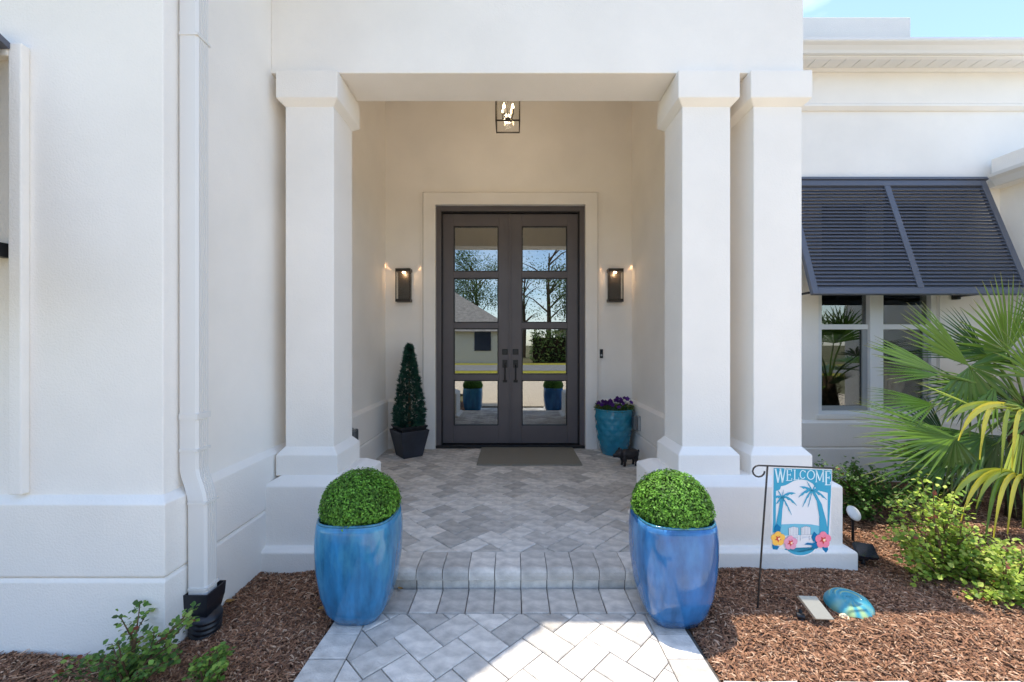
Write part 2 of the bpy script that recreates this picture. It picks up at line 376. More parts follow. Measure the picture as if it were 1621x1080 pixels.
# ================================================================ HOUSE
H = thing('house', 'white stucco house with columned entry porch and dark double front door', 'house')
XW = -1.485; XP = 1.447; DB = 4.93; ZC = 4.25
S = 'stucco'
def st(bb, name, parent=H, bevel=.005): return bb.build(name, S, parent, bevel=bevel)
# left wing + porch left wall (upper wall then plinth)
wall_profile([(-6, 1.79), (XW, 1.79), (XW, DB)], [(0, .6), (0, 4.25), (-.2, 4.25), (-.2, .6)], 'wing_wall', S, H)
for nm, z0, z1, top in (('plinth', .345, .66, .69), ('plinth_base', -.15, .337, .345)):
    wall_profile([(-6, 1.79), (XW, 1.79), (XW, DB-.03)], [(.0345, z0+.006), (.0385, z0+.012), (.0385, z1), (.0 if nm == 'plinth' else .034, top), (-.19, top), (-.19, z0), (.030, z0)] if nm == 'plinth'
                 else [(.0385, z0), (.0385, z1-.006), (.0345, z1), (.030, top), (-.19, top), (-.19, z0)], nm, S, H, bevel=.004)
# porch back wall with door opening
DX0, DX1, DZ1 = -.885, .89, 2.99
bb = MB().box(XW-.1, DX0, DB, DB+.2, 0, ZC).box(DX1, XP+.1, DB, DB+.2, 0, ZC).box(DX0, DX1, DB, DB+.2, DZ1, ZC); bb.build('porch_back_wall', S, H)
b2 = MB()
b2.box(DX0-.17, DX0-.152, DB-.03, DB, .1, DZ1+.17).box(DX1+.152, DX1+.17, DB-.03, DB, .1, DZ1+.17).box(DX0-.152, DX1+.152, DB-.03, DB, DZ1+.152, DZ1+.17)                                               # stepped stucco surround
for o_, t_ in ((.142, .045),):
    y0 = DB-t_; y1 = DB
    b2.box(DX0-o_, DX0, y0, y1, .1, DZ1+o_).box(DX1, DX1+o_, y0, y1, .1, DZ1+o_).box(DX0, DX1, y0, y1, DZ1, DZ1+o_)
b2.build('door_surround', S, H)
for x0, x1, nm in ((XW+.039, DX0-.172, 0), (DX1+.172, XP-.039, 1)):
    for z0, z1, zt in ((.345, .66, .69), (.1, .337, .341)):
        k = MB(); k.rings([[(x, DB+.01, z0), (x, DB-.0385, z0), (x, DB-.0385, z1), (x, DB-.002, zt), (x, DB+.01, zt)] for x in (x0, x1)]); k.build('plinth', S, H, bevel=.003)
# porch right wall
wall_profile([(XP, DB), (XP, 2.95), (1.837, 2.95), (1.837, 4.2)], [(0, .6), (0, ZC), (-.1, ZC), (-.1, .6)], 'porch_side_wall', S, H)
for nm, prof in (('plinth', [(.0345, .351), (.0385, .357), (.0385, .66), (0, .69), (-.1, .69), (-.1, .345), (.03, .345)]), ('plinth_base', [(.0385, -.1), (.0385, .331), (.0345, .337), (.03, .345), (-.1, .345), (-.1, -.1)])):
    wall_profile([(XP, DB-.03), (XP, 3.02), (1.837, 3.02), (1.837, 4.05)], prof, nm, S, H, bevel=.004)
# beam and wall over it, ceiling
bb = MB().box(XW, 1.847, 2.589, 2.891, 3.036, 4.0); st(bb, 'entry_beam')
MB().box(XW, XP+.1, 2.891, DB+.2, ZC, ZC+.1).build('porch_ceiling', S, H)
MB().box(XW+.01, 1.75, 2.82, 2.885, 4.001, 4.355).build('unseen_gap_wall', S, H)  # unseen, added to close the light gap between beam and ceiling
MB().box(XW-.1, 1.75, 2.82, 5.6, 4.36, 4.41).build('unseen_entry_roof', 'shingle', H)  # unseen, put over the porch to block sun and sky
# columns
def column(x0):
    y0, y1 = 2.589, 2.891; x1 = x0+.302
    c = MB().loft(x0, x1, y0, y1, [(0, .60), (0, 2.85)]); c = st(c, 'column')
    k = MB().loft(x0, x1, y0, y1, [(.001, 2.825), (.039, 2.862), (.039, 3.03), (.001, 3.034)]); st(k, 'capital', c)
    k = MB().loft(x0, x1, y0, y1, [(.039, .528), (.039, .655), (.001, .70)]); st(k, 'column_base', c)
for x0 in (-1.395, 1.088, 1.535): column(x0)
def pedestal(x0, x1):
    k = MB().loft(x0, x1, 2.47, 3.01, [(.05, -.12), (.05, .118), (.03, .13), (0, .135), (0, .49), (-.075, .534)])
    st(k, 'pedestal', bevel=.007)
pedestal(-1.47, -.929); pedestal(.927, 2.0)
# right wing
RW = 4.02
WX0, WX1, WZ0, WZ1 = 3.0, 4.18, .655, 2.78
bb = MB().box(1.837, WX0, RW, RW+.2, .5, 4.1).box(WX1, 7.0, RW, RW+.2, .5, 4.1).box(WX0, WX1, RW, RW+.2, .5, WZ0).box(WX0, WX1, RW, RW+.2, WZ1, 4.1)
bb.build('wing_wall', S, H)
for nm, prof in (('plinth', [(.0345, .351), (.0385, .357), (.0385, .58), (0, .605), (-.1, .605), (-.1, .345), (.03, .345)]), ('plinth_base', [(.0385, -.1), (.0385, .331), (.0345, .337), (.03, .345), (-.1, .345), (-.1, -.1)])):
    wall_profile([(1.80, RW), (4.76, RW)], prof, nm, S, H, bevel=.004)
st(MB().box(1.84, 7.0, RW-.035, RW, 3.66, 3.955), 'frieze')
k = MB(); pr = [(RW, 3.60), (RW-.02, 3.60), (RW-.05, 3.625), (RW-.05, 3.645), (RW-.036, 3.66), (RW, 3.66)]
k.rings([[(x, y, z) for y, z in pr] for x in (7.0, 1.84)]); k.build('frieze_moulding', S, H)
k = MB(); pr = [(RW-.001, 3.955), (RW-.06, 3.955), (RW-.075, 3.985), (RW-.001, 3.985)]
k.rings([[(x, y, z) for y, z in pr] for x in (7.0, 1.84)]); k.build('soffit_moulding', 'trim', H)
for i in range(36):
    x0 = 1.85+i*.14
    MB().box(x0+.003, x0+.137, 3.80, RW-.072, 3.975, 3.984).build('soffit_panel', 'alum', H)
MB().box(1.85, 7.0, 3.79, RW, 3.987, 4.0).build('soffit_backing', 'dark', H)
k = MB(); pr = [(3.80, 3.955), (3.765, 3.955), (3.765, 4.075), (3.80, 4.075)]; k.rings([[(x, y, z) for y, z in pr] for x in (7.0, 1.86)]); k.build('fascia', 'trim', H)
k = MB(); pr = [(3.762, 3.965), (3.735, 3.968), (3.725, 3.99), (3.70, 4.015), (3.675, 4.03), (3.668, 4.04), (3.668, 4.062), (3.678, 4.066), (3.678, 4.058), (3.762, 4.058)]
k.rings([[(x, y, z) for y, z in pr] for x in (7.0, 1.86)]); k.build('gutter', 'alum', H)
mesh('roof', [(1.86, 3.69, 4.078), (7, 3.69, 4.078), (7, 6.5, 5.0), (1.86, 6.5, 5.0), (1.86, 3.69, 4.068), (7, 3.69, 4.068)], [(0,1,2,3), (4,5,1,0)], 'shingle', H)
st(MB().box(1.86, 4.02, 4.15, 5.2, 4.10, 4.62), 'roof_parapet')
# far right wing with lower eave running towards the viewer
MB().box(4.76, 5.0, 2.3, RW+.2, -.1, 2.95).build('wing_wall', S, H)
k = MB(); pr = [(4.62, 2.835), (4.60, 2.84), (4.565, 2.89), (4.53, 2.915), (4.525, 2.945), (4.535, 2.945), (4.62, 2.94)]; k.rings([[(x, y, z) for x, z in pr] for y in (2.2, 3.92)]); k.build('gutter', 'alum', H)
MB().box(4.62, 4.76, 2.2, 3.99, 2.84, 2.95).build('soffit', 'trim', H)
MB().box(4.60, 5.4, 2.2, 3.95, 2.955, 3.10).build('roof_parapet', S, H)
# unseen left wing roof; eave and diagonal inner corner shaped to shade the walk
mesh('roof', [(-6,1.25,4.26),(-.80,1.25,4.26),(-.80,2.17,4.26),(-.35,2.60,4.26),(-.35,5,4.30),(-6,5,5.4),
              (-6,1.25,4.34),(-.80,1.25,4.34),(-.80,2.17,4.34),(-.35,2.60,4.34),(-.35,5,4.38),(-6,5,5.5)],
     [(5,4,3,2,1,0),(6,7,8,9,10,11),(0,1,7,6),(1,2,8,7),(2,3,9,8),(3,4,10,9)], 'shingle', H)
# windows
def window(x0, x1, z0, z1, y, name='window'):
    wf = MB(); t = .055
    wf.box(x0, x0+t, y, y+.09, z0, z1).box(x1-t, x1, y, y+.09, z0, z1).box(x0+t, x1-t, y, y+.09, z1-t, z1).box(x0+t, x1-t, y, y+.09, z0, z0+t*.6)
    xm = (x0+x1)/2; wf.box(xm-.065, xm+.065, y-.004, y+.09, z0+t*.6, z1-t)
    wd = wf.build(name, 'frame', H, bevel=.003)
    for a, c in ((x0+t, xm-.065), (xm+.065, x1-t)):
        MB().box(a, c, y+.02, y+.075, 1.485, 1.535).build('transom_bar', 'frame', wd, bevel=.003)
        for p0, p1 in ((z0+t*.6, 1.485), (1.535, z1-t)):
            MB().box(a, c, y+.045, y+.051, p0, p1).build('pane', 'winglass', wd)
            if p1 < 1.6:
                s_ = MB().box(c-.05, c, y+.028, y+.043, p0+.001, p1).box(a, c-.05, y+.028, y+.043, p0+.001, p0+.045); s_.build('sash', 'grey', wd)
    MB().box(x0-.03, x1+.03, y-.05, y+.0, z0-.04, z0-.001).build('sill', S, H, bevel=.004)
    return wd
window(WX0, WX1, WZ0, WZ1, RW+.03)
MB().box(WX0-.2, WX1+.2, RW+.85, RW+.9, .3, 3).box(WX0-.2, WX0-.15, RW+.2, RW+.85, .3, 3).box(WX1+.15, WX1+.2, RW+.2, RW+.85, .3, 3).box(WX0-.2, WX1+.2, RW+.2, RW+.9, .25, .3).box(WX0-.2, WX1+.2, RW+.2, RW+.9, 3, 3.05).build('window_recess', 'dark', H)
# stucco frame around the left wing's window
bb = MB(); x1 = -2.115; bb.box(x1, x1+.055, 1.755, 1.79, .70, 2.62).box(-4.2, x1, 1.755, 1.79, 2.565, 2.62)
st(bb, 'window_surround')
# bahama shutters
def shutter(x0, x1, ztop, yt, length, tilt, nsl, name='shutter'):
    r = bpy.data.objects.new(name, None); link(r, H); r.location = ((x0+x1)/2, yt, ztop); r.rotation_euler = (-tilt, 0, 0)
    w2 = (x1-x0)/2; L = length
    fr = MB().box(-w2, -w2+.055, -.018, .018, -L, 0).box(w2-.055, w2, -.018, .018, -L, 0).box(-.028, .028, -.018, .018, -L+.06, -.06)
    fr.box(-w2+.055, w2-.055, -.018, .018, -.06, 0).box(-w2+.055, w2-.055, -.018, .018, -L, -L+.06)
    fr.build('shutter_frame', 'shutter', r, bevel=.003)
    top = MB().box(-w2-.02, w2+.02, -.03, .034, .004, .03); top.build('hinge_rail', 'shutter', r)
    sm = None
    for a, c in ((-w2+.055, -.028), (.028, w2-.055)):
        for i in range(nsl):
            z = -.06-(L-.12)*(i+.5)/nsl; hgt = (L-.12)/nsl
            s_ = MB().add([(a, -.016, -hgt*.80), (c, -.016, -hgt*.80), (c, .011, hgt*.46), (a, .011, hgt*.46), (a, -.011, -hgt*.84), (c, -.011, -hgt*.84), (c, .015, hgt*.42), (a, .015, hgt*.42)],
                          [(0,1,2,3), (7,6,5,4), (4,5,1,0), (3,2,6,7), (0,3,7,4), (1,5,6,2)])
            o = s_.build('slat', 'shutter', r) if sm is None or sm[0] != a else link(bpy.data.objects.new('slat', sm[1]), r)
            if sm is None or sm[0] != a: sm = (a, o.data)
            o.location.z = z
    return r
TILT = math.atan2(.374, 1.152)
shutter(2.64, 4.56, 2.905, RW-.04, 1.19, TILT, 29)
shutter(-4.2, -2.125, 2.60, 1.72, 1.1, R(24), 25)
def stay(p_wall, p_sh):
    r = MB().tube([p_wall, p_sh], .011, 6).box(p_wall[0]-.018, p_wall[0]+.018, p_wall[1]-.03, p_wall[1]+.02, p_wall[2]-.03, p_wall[2]+.03)
    return r.build('shutter_stay', 'black', H)
stay((2.68, RW-.03, 1.80), (2.68, 3.70, 1.80)); stay((4.30, RW-.03, 1.80), (4.30, 3.70, 1.80)); stay((-2.15, 1.765, 1.74), (-2.30, 1.30, 1.66))
# downspout
ds = bpy.data.objects.new('downspout', None); link(ds, H)
def rect_pipe(secs, name, ribs=True):
    b = MB(); rs = []
    for x0, y0, z in secs:
        xa, xb, ya, yb = x0, x0+.08, y0, y0+.078; c = .010
        ring = [(xa, ya, z), (xb-c, ya, z), (xb, ya+c, z)]
        if ribs:
            for q in range(4):
                yy = ya+.018+q*.0125; ring += [(xb, yy-.0035, z), (xb-.008, yy, z), (xb, yy+.0035, z)]
        ring += [(xb, yb-c, z), (xb-c, yb, z), (xa, yb, z)]; rs.append(ring)
    b.rings(rs); return smooth_angle(b.build(name, 'alum', ds), 25)
PX = XW+.010
rect_pipe([(PX, 1.865, .775), (PX, 1.865, 4.2)], 'pipe')
rect_pipe([(PX+.038, 1.863, .632), (PX+.034, 1.863, .66), (PX+.022, 1.864, .70), (PX+.008, 1.8645, .74), (PX, 1.865, .775)], 'elbow')
rect_pipe([(PX+.040, 1.865, .20), (PX+.038, 1.865, .632)], 'pipe')
for z, dx in ((2.74, 0), (1.02, 0), (.86, 0), (.622, .038), (.235, .04)):
    MB().box(PX+dx-.001, PX+dx+.0835, 1.8615, 1.9455, z-.006 if z != 1.02 else z-.02, z+.006).build('joint_band', 'alum', ds)
# drain adapter and corrugated pipe
dp = thing('drain_pipe', 'black corrugated drain pipe taking the white downspout, at the left wall', 'drain pipe', (PX+.08, 1.91, 0))
bb = MB().loft(-.05, .05, -.055, .055, [(.0, .12), (.012, .175), (.016, .235), (.010, .235), (.004, .18)]); bb.build('adapter', 'drain', dp)
rs = []
for i in range(30):
    z = -.03+i*.0055; rs.append((.070+.006*math.sin(i*1.25), z))
k = MB(); k.lathe((0, 0, 0), rs, 28); k = k.build('corrugated_pipe', 'drain', dp, smooth=True)
k.rotation_euler = (R(8), R(10), 0)
dp.scale = (.86, .86, .92)

# ---- front door
fr = MB(); yo = DB+.0; ZT = .135
fr.box(DX0, DX0+.06, yo+.01, yo+.16, .1, DZ1).box(DX1-.06, DX1, yo+.01, yo+.16, .1, DZ1).box(DX0+.06, DX1-.06, yo+.01, yo+.16, DZ1-.06, DZ1)
frm = fr.build('door_frame', 'door', H, bevel=.004)
fr = MB().box(DX0+.06, DX0+.072, yo+.03, yo+.15, ZT, DZ1-.06).box(DX1-.072, DX1-.06, yo+.03, yo+.15, ZT, DZ1-.06).box(DX0+.072, DX1-.072, yo+.03, yo+.15, DZ1-.072, DZ1-.06)
fr.build('door_stop', 'black', frm)
MB().box(DX0+.0005, DX1-.0005, yo-.02, yo+.2, .1, ZT).build('threshold', 'black', frm, bevel=.004)
def leaf(px0, px1, gx0, gx1, hx):
    DD = yo+.07; X = lambda p: P(p, 0, DD).x; Z = lambda p: P(0, p, DD).z
    x0, x1 = X(px0), X(px1); a, c = X(gx0), X(gx1); rows = [(358, 430), (440, 511), (520, 593), (602, 674)]
    b = MB(); z0 = ZT+.008; z1 = DZ1-.075
    b.box(x0, a, DD, DD+.05, z0, z1).box(c, x1, DD, DD+.05, z0, z1); zz = [z1]+[Z(q) for r_ in rows for q in r_]+[z0]
    for i in range(0, len(zz), 2): b.box(a, c, DD, DD+.05, zz[i+1], zz[i])
    d = b.build('front_door', 'door', H, bevel=.004)
    for r_ in rows:
        zt, zb = Z(r_[0]), Z(r_[1])
        k = MB(); t = .012
        k.box(a, a+t, DD+.008, DD+.03, zb, zt).box(c-t, c, DD+.008, DD+.03, zb, zt).box(a+t, c-t, DD+.008, DD+.03, zt-t, zt).box(a+t, c-t, DD+.008, DD+.03, zb, zb+t)
        k.build('glazing_bead', 'black', d)
        MB().box(a+.002, c-.002, DD+.024, DD+.032, zb+.002, zt-.002).build('pane', 'doorglass', d)
    hx = X(hx); zk = Z(557)
    MB().box(hx-.034, hx+.034, DD-.010, DD, zk-.034, zk+.034).build('deadbolt', 'black', d, bevel=.004)
    k = MB(); k.tube([(hx, DD-.01, zk), (hx, DD-.026, zk)], .022, 16); k.build('deadbolt_cylinder', 'black', d)
    zh = Z(576); k = MB().box(hx-.030, hx+.030, DD-.010, DD, zh-.048, zh+.048).box(hx-.026, hx+.026, DD-.008, DD, Z(604)-.012, Z(604)+.02)
    k.tube([(hx, DD-.008, zh-.02), (hx, DD-.05, zh-.045), (hx, DD-.062, zh-.10), (hx, DD-.055, Z(604)+.03), (hx, DD-.006, Z(604)+.004)], .009, 10)
    k.box(hx-.012, hx+.012, DD-.045, DD-.01, zh+.004, zh+.016); k.build('handle', 'black', d, bevel=.002)
leaf(700.5, 806.2, 718, 789, 799.3); leaf(808.6, 914.8, 826, 898, 816.2)
X_ = P(807.4, 0, yo+.06).x; MB().box(X_-.012, X_+.012, yo+.052, yo+.069, ZT+.008, DZ1-.075).build('astragal', 'door', frm, bevel=.003)
MB().box(-1.2, 1.2, 7.4, 7.5, .05, 3.4).box(-1.3, -1.2, DB+.2, 7.5, .05, 3.4).box(1.2, 1.3, DB+.2, 7.5, .05, 3.4).box(-1.3, 1.3, DB+.2, 7.5, .0, .08).box(-1.3, 1.3, DB+.2, 7.5, 3.4, 3.5).build('entrance_hall', 'dark', H)

# ================================================================ FIXTURES
def sconce(px, label):
    c = P(px, 452, 4.87); s = thing('wall_sconce', label, 'wall lamp', (c.x, DB-.001, c.z), 'wall sconces beside the front door')
    w2, d, h2 = .088, .10, .195
    MB().box(-w2+.01, w2-.01, -.014, 0, -h2+.01, h2-.01).build('backplate', 'bronze', s)
    MB().box(-w2, w2, -d, 0, h2-.036, h2).build('top_cap', 'bronze', s, bevel=.002)
    MB().box(-w2, w2, -d, 0, -h2, -h2+.034).build('bottom_cap', 'bronze', s, bevel=.002)
    for x in (-w2+.001, w2-.011): MB().box(x, x+.010, -d+.001, -d+.011, -h2+.034, h2-.036).build('post', 'bronze', s)
    for x in (-w2+.004, w2-.008): MB().box(x, x+.004, -d+.012, -.016, -h2+.035, h2-.037).build('glass_panel', 'lampglass', s)
    MB().box(-w2+.012, w2-.012, -d+.004, -d+.008, -h2+.035, h2-.037).build('glass_panel', 'lampglass', s)
    MB().lathe((0, -.05, h2-.046), [(.016, 0), (.02, .009)], 16).build('lamp_lens', 'led', s)
    li = bpy.data.lights.new('sconce_light', 'POINT'); li.energy = .22; li.color = (1, .66, .40); li.shadow_soft_size = .012
    lo = bpy.data.objects.new('sconce_light', li); link(lo, s); lo.location = (0, -.05, h2-.06)
    for sx in (-1, 1):
        sp = bpy.data.lights.new('sconce_beam', 'SPOT'); sp.energy = 1.3; sp.color = (1, .55, .28); sp.spot_size = R(20); sp.spot_blend = .8; sp.shadow_soft_size = .004
        so_ = bpy.data.objects.new('sconce_beam', sp); link(so_, s); so_.location = (sx*(w2+.004), -.016, h2-.055)
        so_.rotation_euler = Vector((sx*.80, .045, .56)).to_track_quat('-Z', 'Y').to_euler()
    return s
sconce(639, 'lit dark bronze box wall lamp left of the front door'); sconce(974, 'lit dark bronze box wall lamp right of the front door, above the doorbell')
# lantern
lt = thing('lantern', 'black cage lantern with candle bulbs hanging from the porch ceiling', 'lantern', (-.017, 3.915, 3.394))
q = .115; t = .010; k = MB()
for sx in (-1, 1):
    for sy in (-1, 1): MB().box(sx*(q-t/2)-t/2, sx*(q-t/2)+t/2, sy*(q-t/2)-t/2, sy*(q-t/2)+t/2, t, .44).build('post', 'bronze', lt)
for z in (0, .44):
    k = MB().box(-q, q, -q, -q+t, z, z+t).box(-q, q, q-t, q, z, z+t).box(-q, -q+t, -q+t, q-t, z, z+t).box(q-t, q, -q+t, q-t, z, z+t); k.build('frame_ring', 'bronze', lt)
MB().loft(-q, q, -q, q, [(0, .452), (-.08, .52)]).build('lantern_top', 'bronze', lt)
MB().tube([(0, 0, .51), (0, 0, ZC-3.394)], .007, 8).build('hanging_rod', 'bronze', lt)
for sx, sy in ((-1, 0), (1, 0), (0, -1), (0, 1)):
    g = MB().box(-q+.011, q-.011, -.0015, .0015, .011, .439).build('glass_panel', 'lampglass', lt); g.location = (sx*(q-.005), sy*(q-.005), 0); g.rotation_euler.z = R(90) if sx else 0
k = MB().lathe((0, 0, .055), [(.004, 0), (.022, .008), (.026, .02), (.012, .04), (.006, .05)], 14); k.tube([(0, 0, .09), (0, 0, .46)], .004, 6)
k.build('candle_hub', 'bronze', lt, smooth=True)
for i in range(4):
    a = math.pi/4*1.15+i*math.pi/2; r = .058; ca, sa = math.cos(a)*r, math.sin(a)*r
    k = MB().tube([(0, 0, .075), (ca*.6, sa*.6, .066), (ca, sa, .085), (ca, sa, .10)], .004, 6); k.tube([(ca, sa, .10), (ca, sa, .15)], .0105, 8); c = k.build('candle_arm', 'bronze', lt)
    MB().lathe((ca, sa, .152), [(.004, 0), (.0115, .012), (.011, .022), (.005, .04), (.001, .05)], 10).build('bulb', 'bulb', c, smooth=True)
li = bpy.data.lights.new('lantern_light', 'POINT'); li.energy = 1.6; li.color = (1, .82, .60); li.shadow_soft_size = .05
lo = bpy.data.objects.new('lantern_light', li); link(lo, lt); lo.location = (0, 0, .2)
# doorbell and outlet covers
c = P(951.5, 560, DB); d = thing('doorbell', 'small black doorbell with round button on the porch wall', 'doorbell', (c.x, DB, c.z))
MB().box(-.02, .02, -.022, 0, -.053, .053).build('body', 'plastic', d, bevel=.004)
k = MB().tube([(0, -.022, -.018), (0, -.026, -.018)], .013, 16); k.build('button', 'grey', d); k = MB().tube([(0, -.022, .028), (0, -.025, .028)], .008, 12); k.build('camera_lens', 'solar', d)
def outlet(x, y, z, s, label):
    o = thing('outlet_cover', label, 'outlet cover', (x, y, z)); MB().box(min(0, s*.03), max(0, s*.03), -.05, .05, -.08, .08).build('box', 'grey', o, bevel=.006)
    MB().box(min(s*.03, s*.075), max(s*.03, s*.075), -.046, .046, -.074, .074).build('lid', 'clearcov', o, bevel=.012)
outlet(XP-.0385, 4.50, .485, -1, 'grey weatherproof outlet cover on the right porch wall beside the flower pot')
outlet(XW+.0385, 3.72, .50, 1, 'grey weatherproof outlet cover on the left porch wall beside the column')
# doormat
dm = MB().box(-.54, .54, 0, .70, 0, .014).build('doormat', 'mat', bevel=.004); dm.location = (.20, 4.215, ZP+.002); tag(dm, 'flat dark taupe doormat in front of the double door', 'doormat')

# ================================================================ PLANTERS
def leafball(n, r, zs, size, pal, core=.9, up=.3, seed=1):
    rg = random.Random(seed); v = []; f = []; c = []
    for _ in range(n):
        while True:
            d = Vector((rg.gauss(0, 1), rg.gauss(0, 1), rg.gauss(0, 1))).normalized()
            if d.z > -.42: break
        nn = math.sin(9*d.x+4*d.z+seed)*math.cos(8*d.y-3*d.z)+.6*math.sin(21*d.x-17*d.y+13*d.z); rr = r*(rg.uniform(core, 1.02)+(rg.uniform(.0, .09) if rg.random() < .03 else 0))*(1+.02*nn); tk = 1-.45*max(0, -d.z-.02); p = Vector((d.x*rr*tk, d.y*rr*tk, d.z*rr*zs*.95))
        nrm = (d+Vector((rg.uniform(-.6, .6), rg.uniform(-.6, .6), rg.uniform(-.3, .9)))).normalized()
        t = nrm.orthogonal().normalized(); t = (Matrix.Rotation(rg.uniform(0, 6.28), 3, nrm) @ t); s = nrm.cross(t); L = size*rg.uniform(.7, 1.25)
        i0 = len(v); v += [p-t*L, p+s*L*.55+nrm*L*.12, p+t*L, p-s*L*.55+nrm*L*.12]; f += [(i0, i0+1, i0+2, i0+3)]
        cc = np.array(pal[rg.randrange(len(pal))])*rg.uniform(.6, 1.3)*(1+.13*nn)*(.55+.45*min(1, max(0, (rr/r-core)/(1-core)))); c += [cc]*4  # leaves deeper in the ball painted darker, as shade in the gaps
    return v, f, np.array(c)
BOXPAL = [(.11, .27, .022), (.15, .35, .035), (.20, .43, .055), (.07, .18, .018), (.14, .32, .03)]
def big_pot(loc, rot, m, label, blabel, seed, r=1):
    o = thing('planter', label, 'planter', loc); o.rotation_euler.z = rot
    pr = [(.102, 0), (.113, .004), (.146, .06), (.171, .15), (.186, .26), (.191, .35), (.191, .42), (.186, .47), (.181, .495)]
    pr = [(a, z) for a, z in pr]
    k = MB(); k.lathe((0, 0, 0), pr, 64, 3.3); k.build('pot', m, o, smooth=True)
    k = MB(); k.lathe((0, 0, 0), [(.180, .4952), (.180, .503), (.175, .506), (.170, .503), (.167, .49), (.16, .42)], 64, 3.3); k.build('rim', 'rimglaze', o, smooth=True)
    k = MB(); k.lathe((0, 0, .44), [(.155, 0), (.155, .02)], 48, 3.3); k.build('soil', 'soil', o)
    t = thing('boxwood', blabel, 'shrub', (loc[0], loc[1], loc[2]+.53))
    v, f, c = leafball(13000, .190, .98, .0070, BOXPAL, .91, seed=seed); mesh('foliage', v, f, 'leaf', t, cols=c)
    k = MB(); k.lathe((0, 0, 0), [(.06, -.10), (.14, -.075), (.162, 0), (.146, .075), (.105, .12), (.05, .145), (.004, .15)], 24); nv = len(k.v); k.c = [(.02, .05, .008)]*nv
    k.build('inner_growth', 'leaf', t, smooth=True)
    MB().tube([(0, 0, -.08), (0, 0, .05)], .015, 8).build('stem', 'stem', t)
big_pot((-.735, 2.075, 0), R(0), 'glaze', 'tall blue glazed planter left of the walk, streaked and dark-rimmed', 'round clipped boxwood ball in the blue planter left of the walk', 3)
big_pot((.815, 2.055, 0), R(0), 'glaze2', 'tall deep blue glazed planter right of the walk beside the flag', 'round clipped boxwood ball in the planter right of the walk', 4)
# dark square pot with conifer
dpk = thing('planter', 'square dark slate planter holding the small conifer beside the door', 'planter', (-1.12, 4.60, ZP+.002)); dpk.rotation_euler.z = R(38)
MB().loft(-.11, .11, -.11, .11, [(0, 0), (.055, .285), (.055, .295), (.035, .295), (.03, .25)]).build('pot', 'slatepot', dpk, bevel=.006)
MB().loft(-.128, .128, -.128, .128, [(0, .24), (.012, .315), (.024, .33), (.024, .345), (.008, .345), (.004, .30)]).build('inner_pot', 'plastic', dpk, bevel=.004)
ct = thing('conifer', 'narrow dark green cone-shaped conifer in the slate planter', 'conifer', (-1.12, 4.60, ZP+.30))
rg = random.Random(5); v = []; f = []; c = []
for _ in range(2600):
    h = rg.random()**1.25; z = .02+h*.90; rmax = .185*(1-h)**.78*(.75+.25*min(1, h*7))+.008; a = rg.uniform(0, 6.283); r = rmax*math.sqrt(rg.uniform(.25, 1.0))
    p = Vector((math.cos(a)*r, math.sin(a)*r, z)); d = Vector((math.cos(a)*.75, math.sin(a)*.75, rg.uniform(.5, 1.3))).normalized(); L = rg.uniform(.03, .055)
    s = d.cross(Vector((rg.uniform(-1, 1), rg.uniform(-1, 1), rg.uniform(-1, 1)))).normalized()*rg.uniform(.006, .011)
    cc = np.array(rg.choice([(.012, .055, .040), (.018, .075, .05), (.010, .042, .03), (.03, .09, .055)]))*rg.uniform(.7, 1.3)
    for aa in (-.5, 0, .5):
        dd = (d+s.normalized()*aa).normalized(); i0 = len(v); v += [p-s*.5, p+dd*L*.55+s*.6, p+dd*L, p+dd*L*.5-s*.6]; f.append((i0, i0+1, i0+2, i0+3)); c += [cc]*4
mesh('foliage', v, f, 'needle', ct, cols=np.array(c))
MB().tube([(0, 0, -.05), (0, 0, .80)], [.02, .004], 8).build('trunk', 'stem', ct)
# teal diamond pot with pansies
tp = thing('planter', 'round teal glazed pot with raised diamond pattern right of the door', 'planter', (1.175, 4.69, ZP+.002))
NA, NZ = 96, 60; rs = []
for j in range(NZ+1):
    t = j/NZ; z = .005+t*.50; base = .135+.072*math.sin(min(1, t*1.08)*math.pi/2)**.9
    ring = []
    for i in range(NA):
        a = 2*math.pi*i/NA; u = a/(2*math.pi)*10; w_ = t*4.2
        p_, q_ = (u+w_) % 1, (u-w_) % 1; h = 1-max(abs(p_-.5), abs(q_-.5))*2
        env = min(1, max(0, (t-.04)*8))*min(1, max(0, (.93-t)*12)); r = base+.011*h*env
        ring.append((math.cos(a)*r, math.sin(a)*r, z))
    rs.append(ring)
k = MB(); k.rings(rs); smooth_angle(k.build('pot', 'teal', tp), 50)
k = MB(); k.lathe((0, 0, .497), [(.205, 0), (.214, .006), (.214, .016), (.203, .02), (.196, .012), (.19, -.04)], 48); k.build('rim', 'teal', tp, smooth=True)
pn = thing('pansies', 'purple and white pansies growing in the teal diamond pot', 'flowers', (1.175, 4.69, ZP+.49))
rg = random.Random(9); v = []; f = []; c = []
def leafquad(v, f, c, p, d, n, L, wd, col):
    s = d.cross(n).normalized()*wd; i0 = len(v); v += [p, p+d*L*.5+s+n*wd*.3, p+d*L, p+d*L*.5-s+n*wd*.3]; f.append((i0, i0+1, i0+2, i0+3)); c += [col]*4
for _ in range(900):
    a = rg.uniform(0, 6.283); r = .205*math.sqrt(rg.random()); p = Vector((math.cos(a)*r, math.sin(a)*r, rg.uniform(.0, .055))); d = Vector((math.cos(a)+rg.uniform(-.8, .8), math.sin(a)+rg.uniform(-.8, .8), rg.uniform(-.1, .9))).normalized()
    leafquad(v, f, c, p, d, d.orthogonal().normalized(), rg.uniform(.02, .04), rg.uniform(.005, .01), np.array(rg.choice([(.06, .13, .02), (.10, .17, .03), (.16, .17, .04), (.04, .09, .015)])))
mesh('foliage', v, f, 'leaf', pn, cols=np.array(c)); 
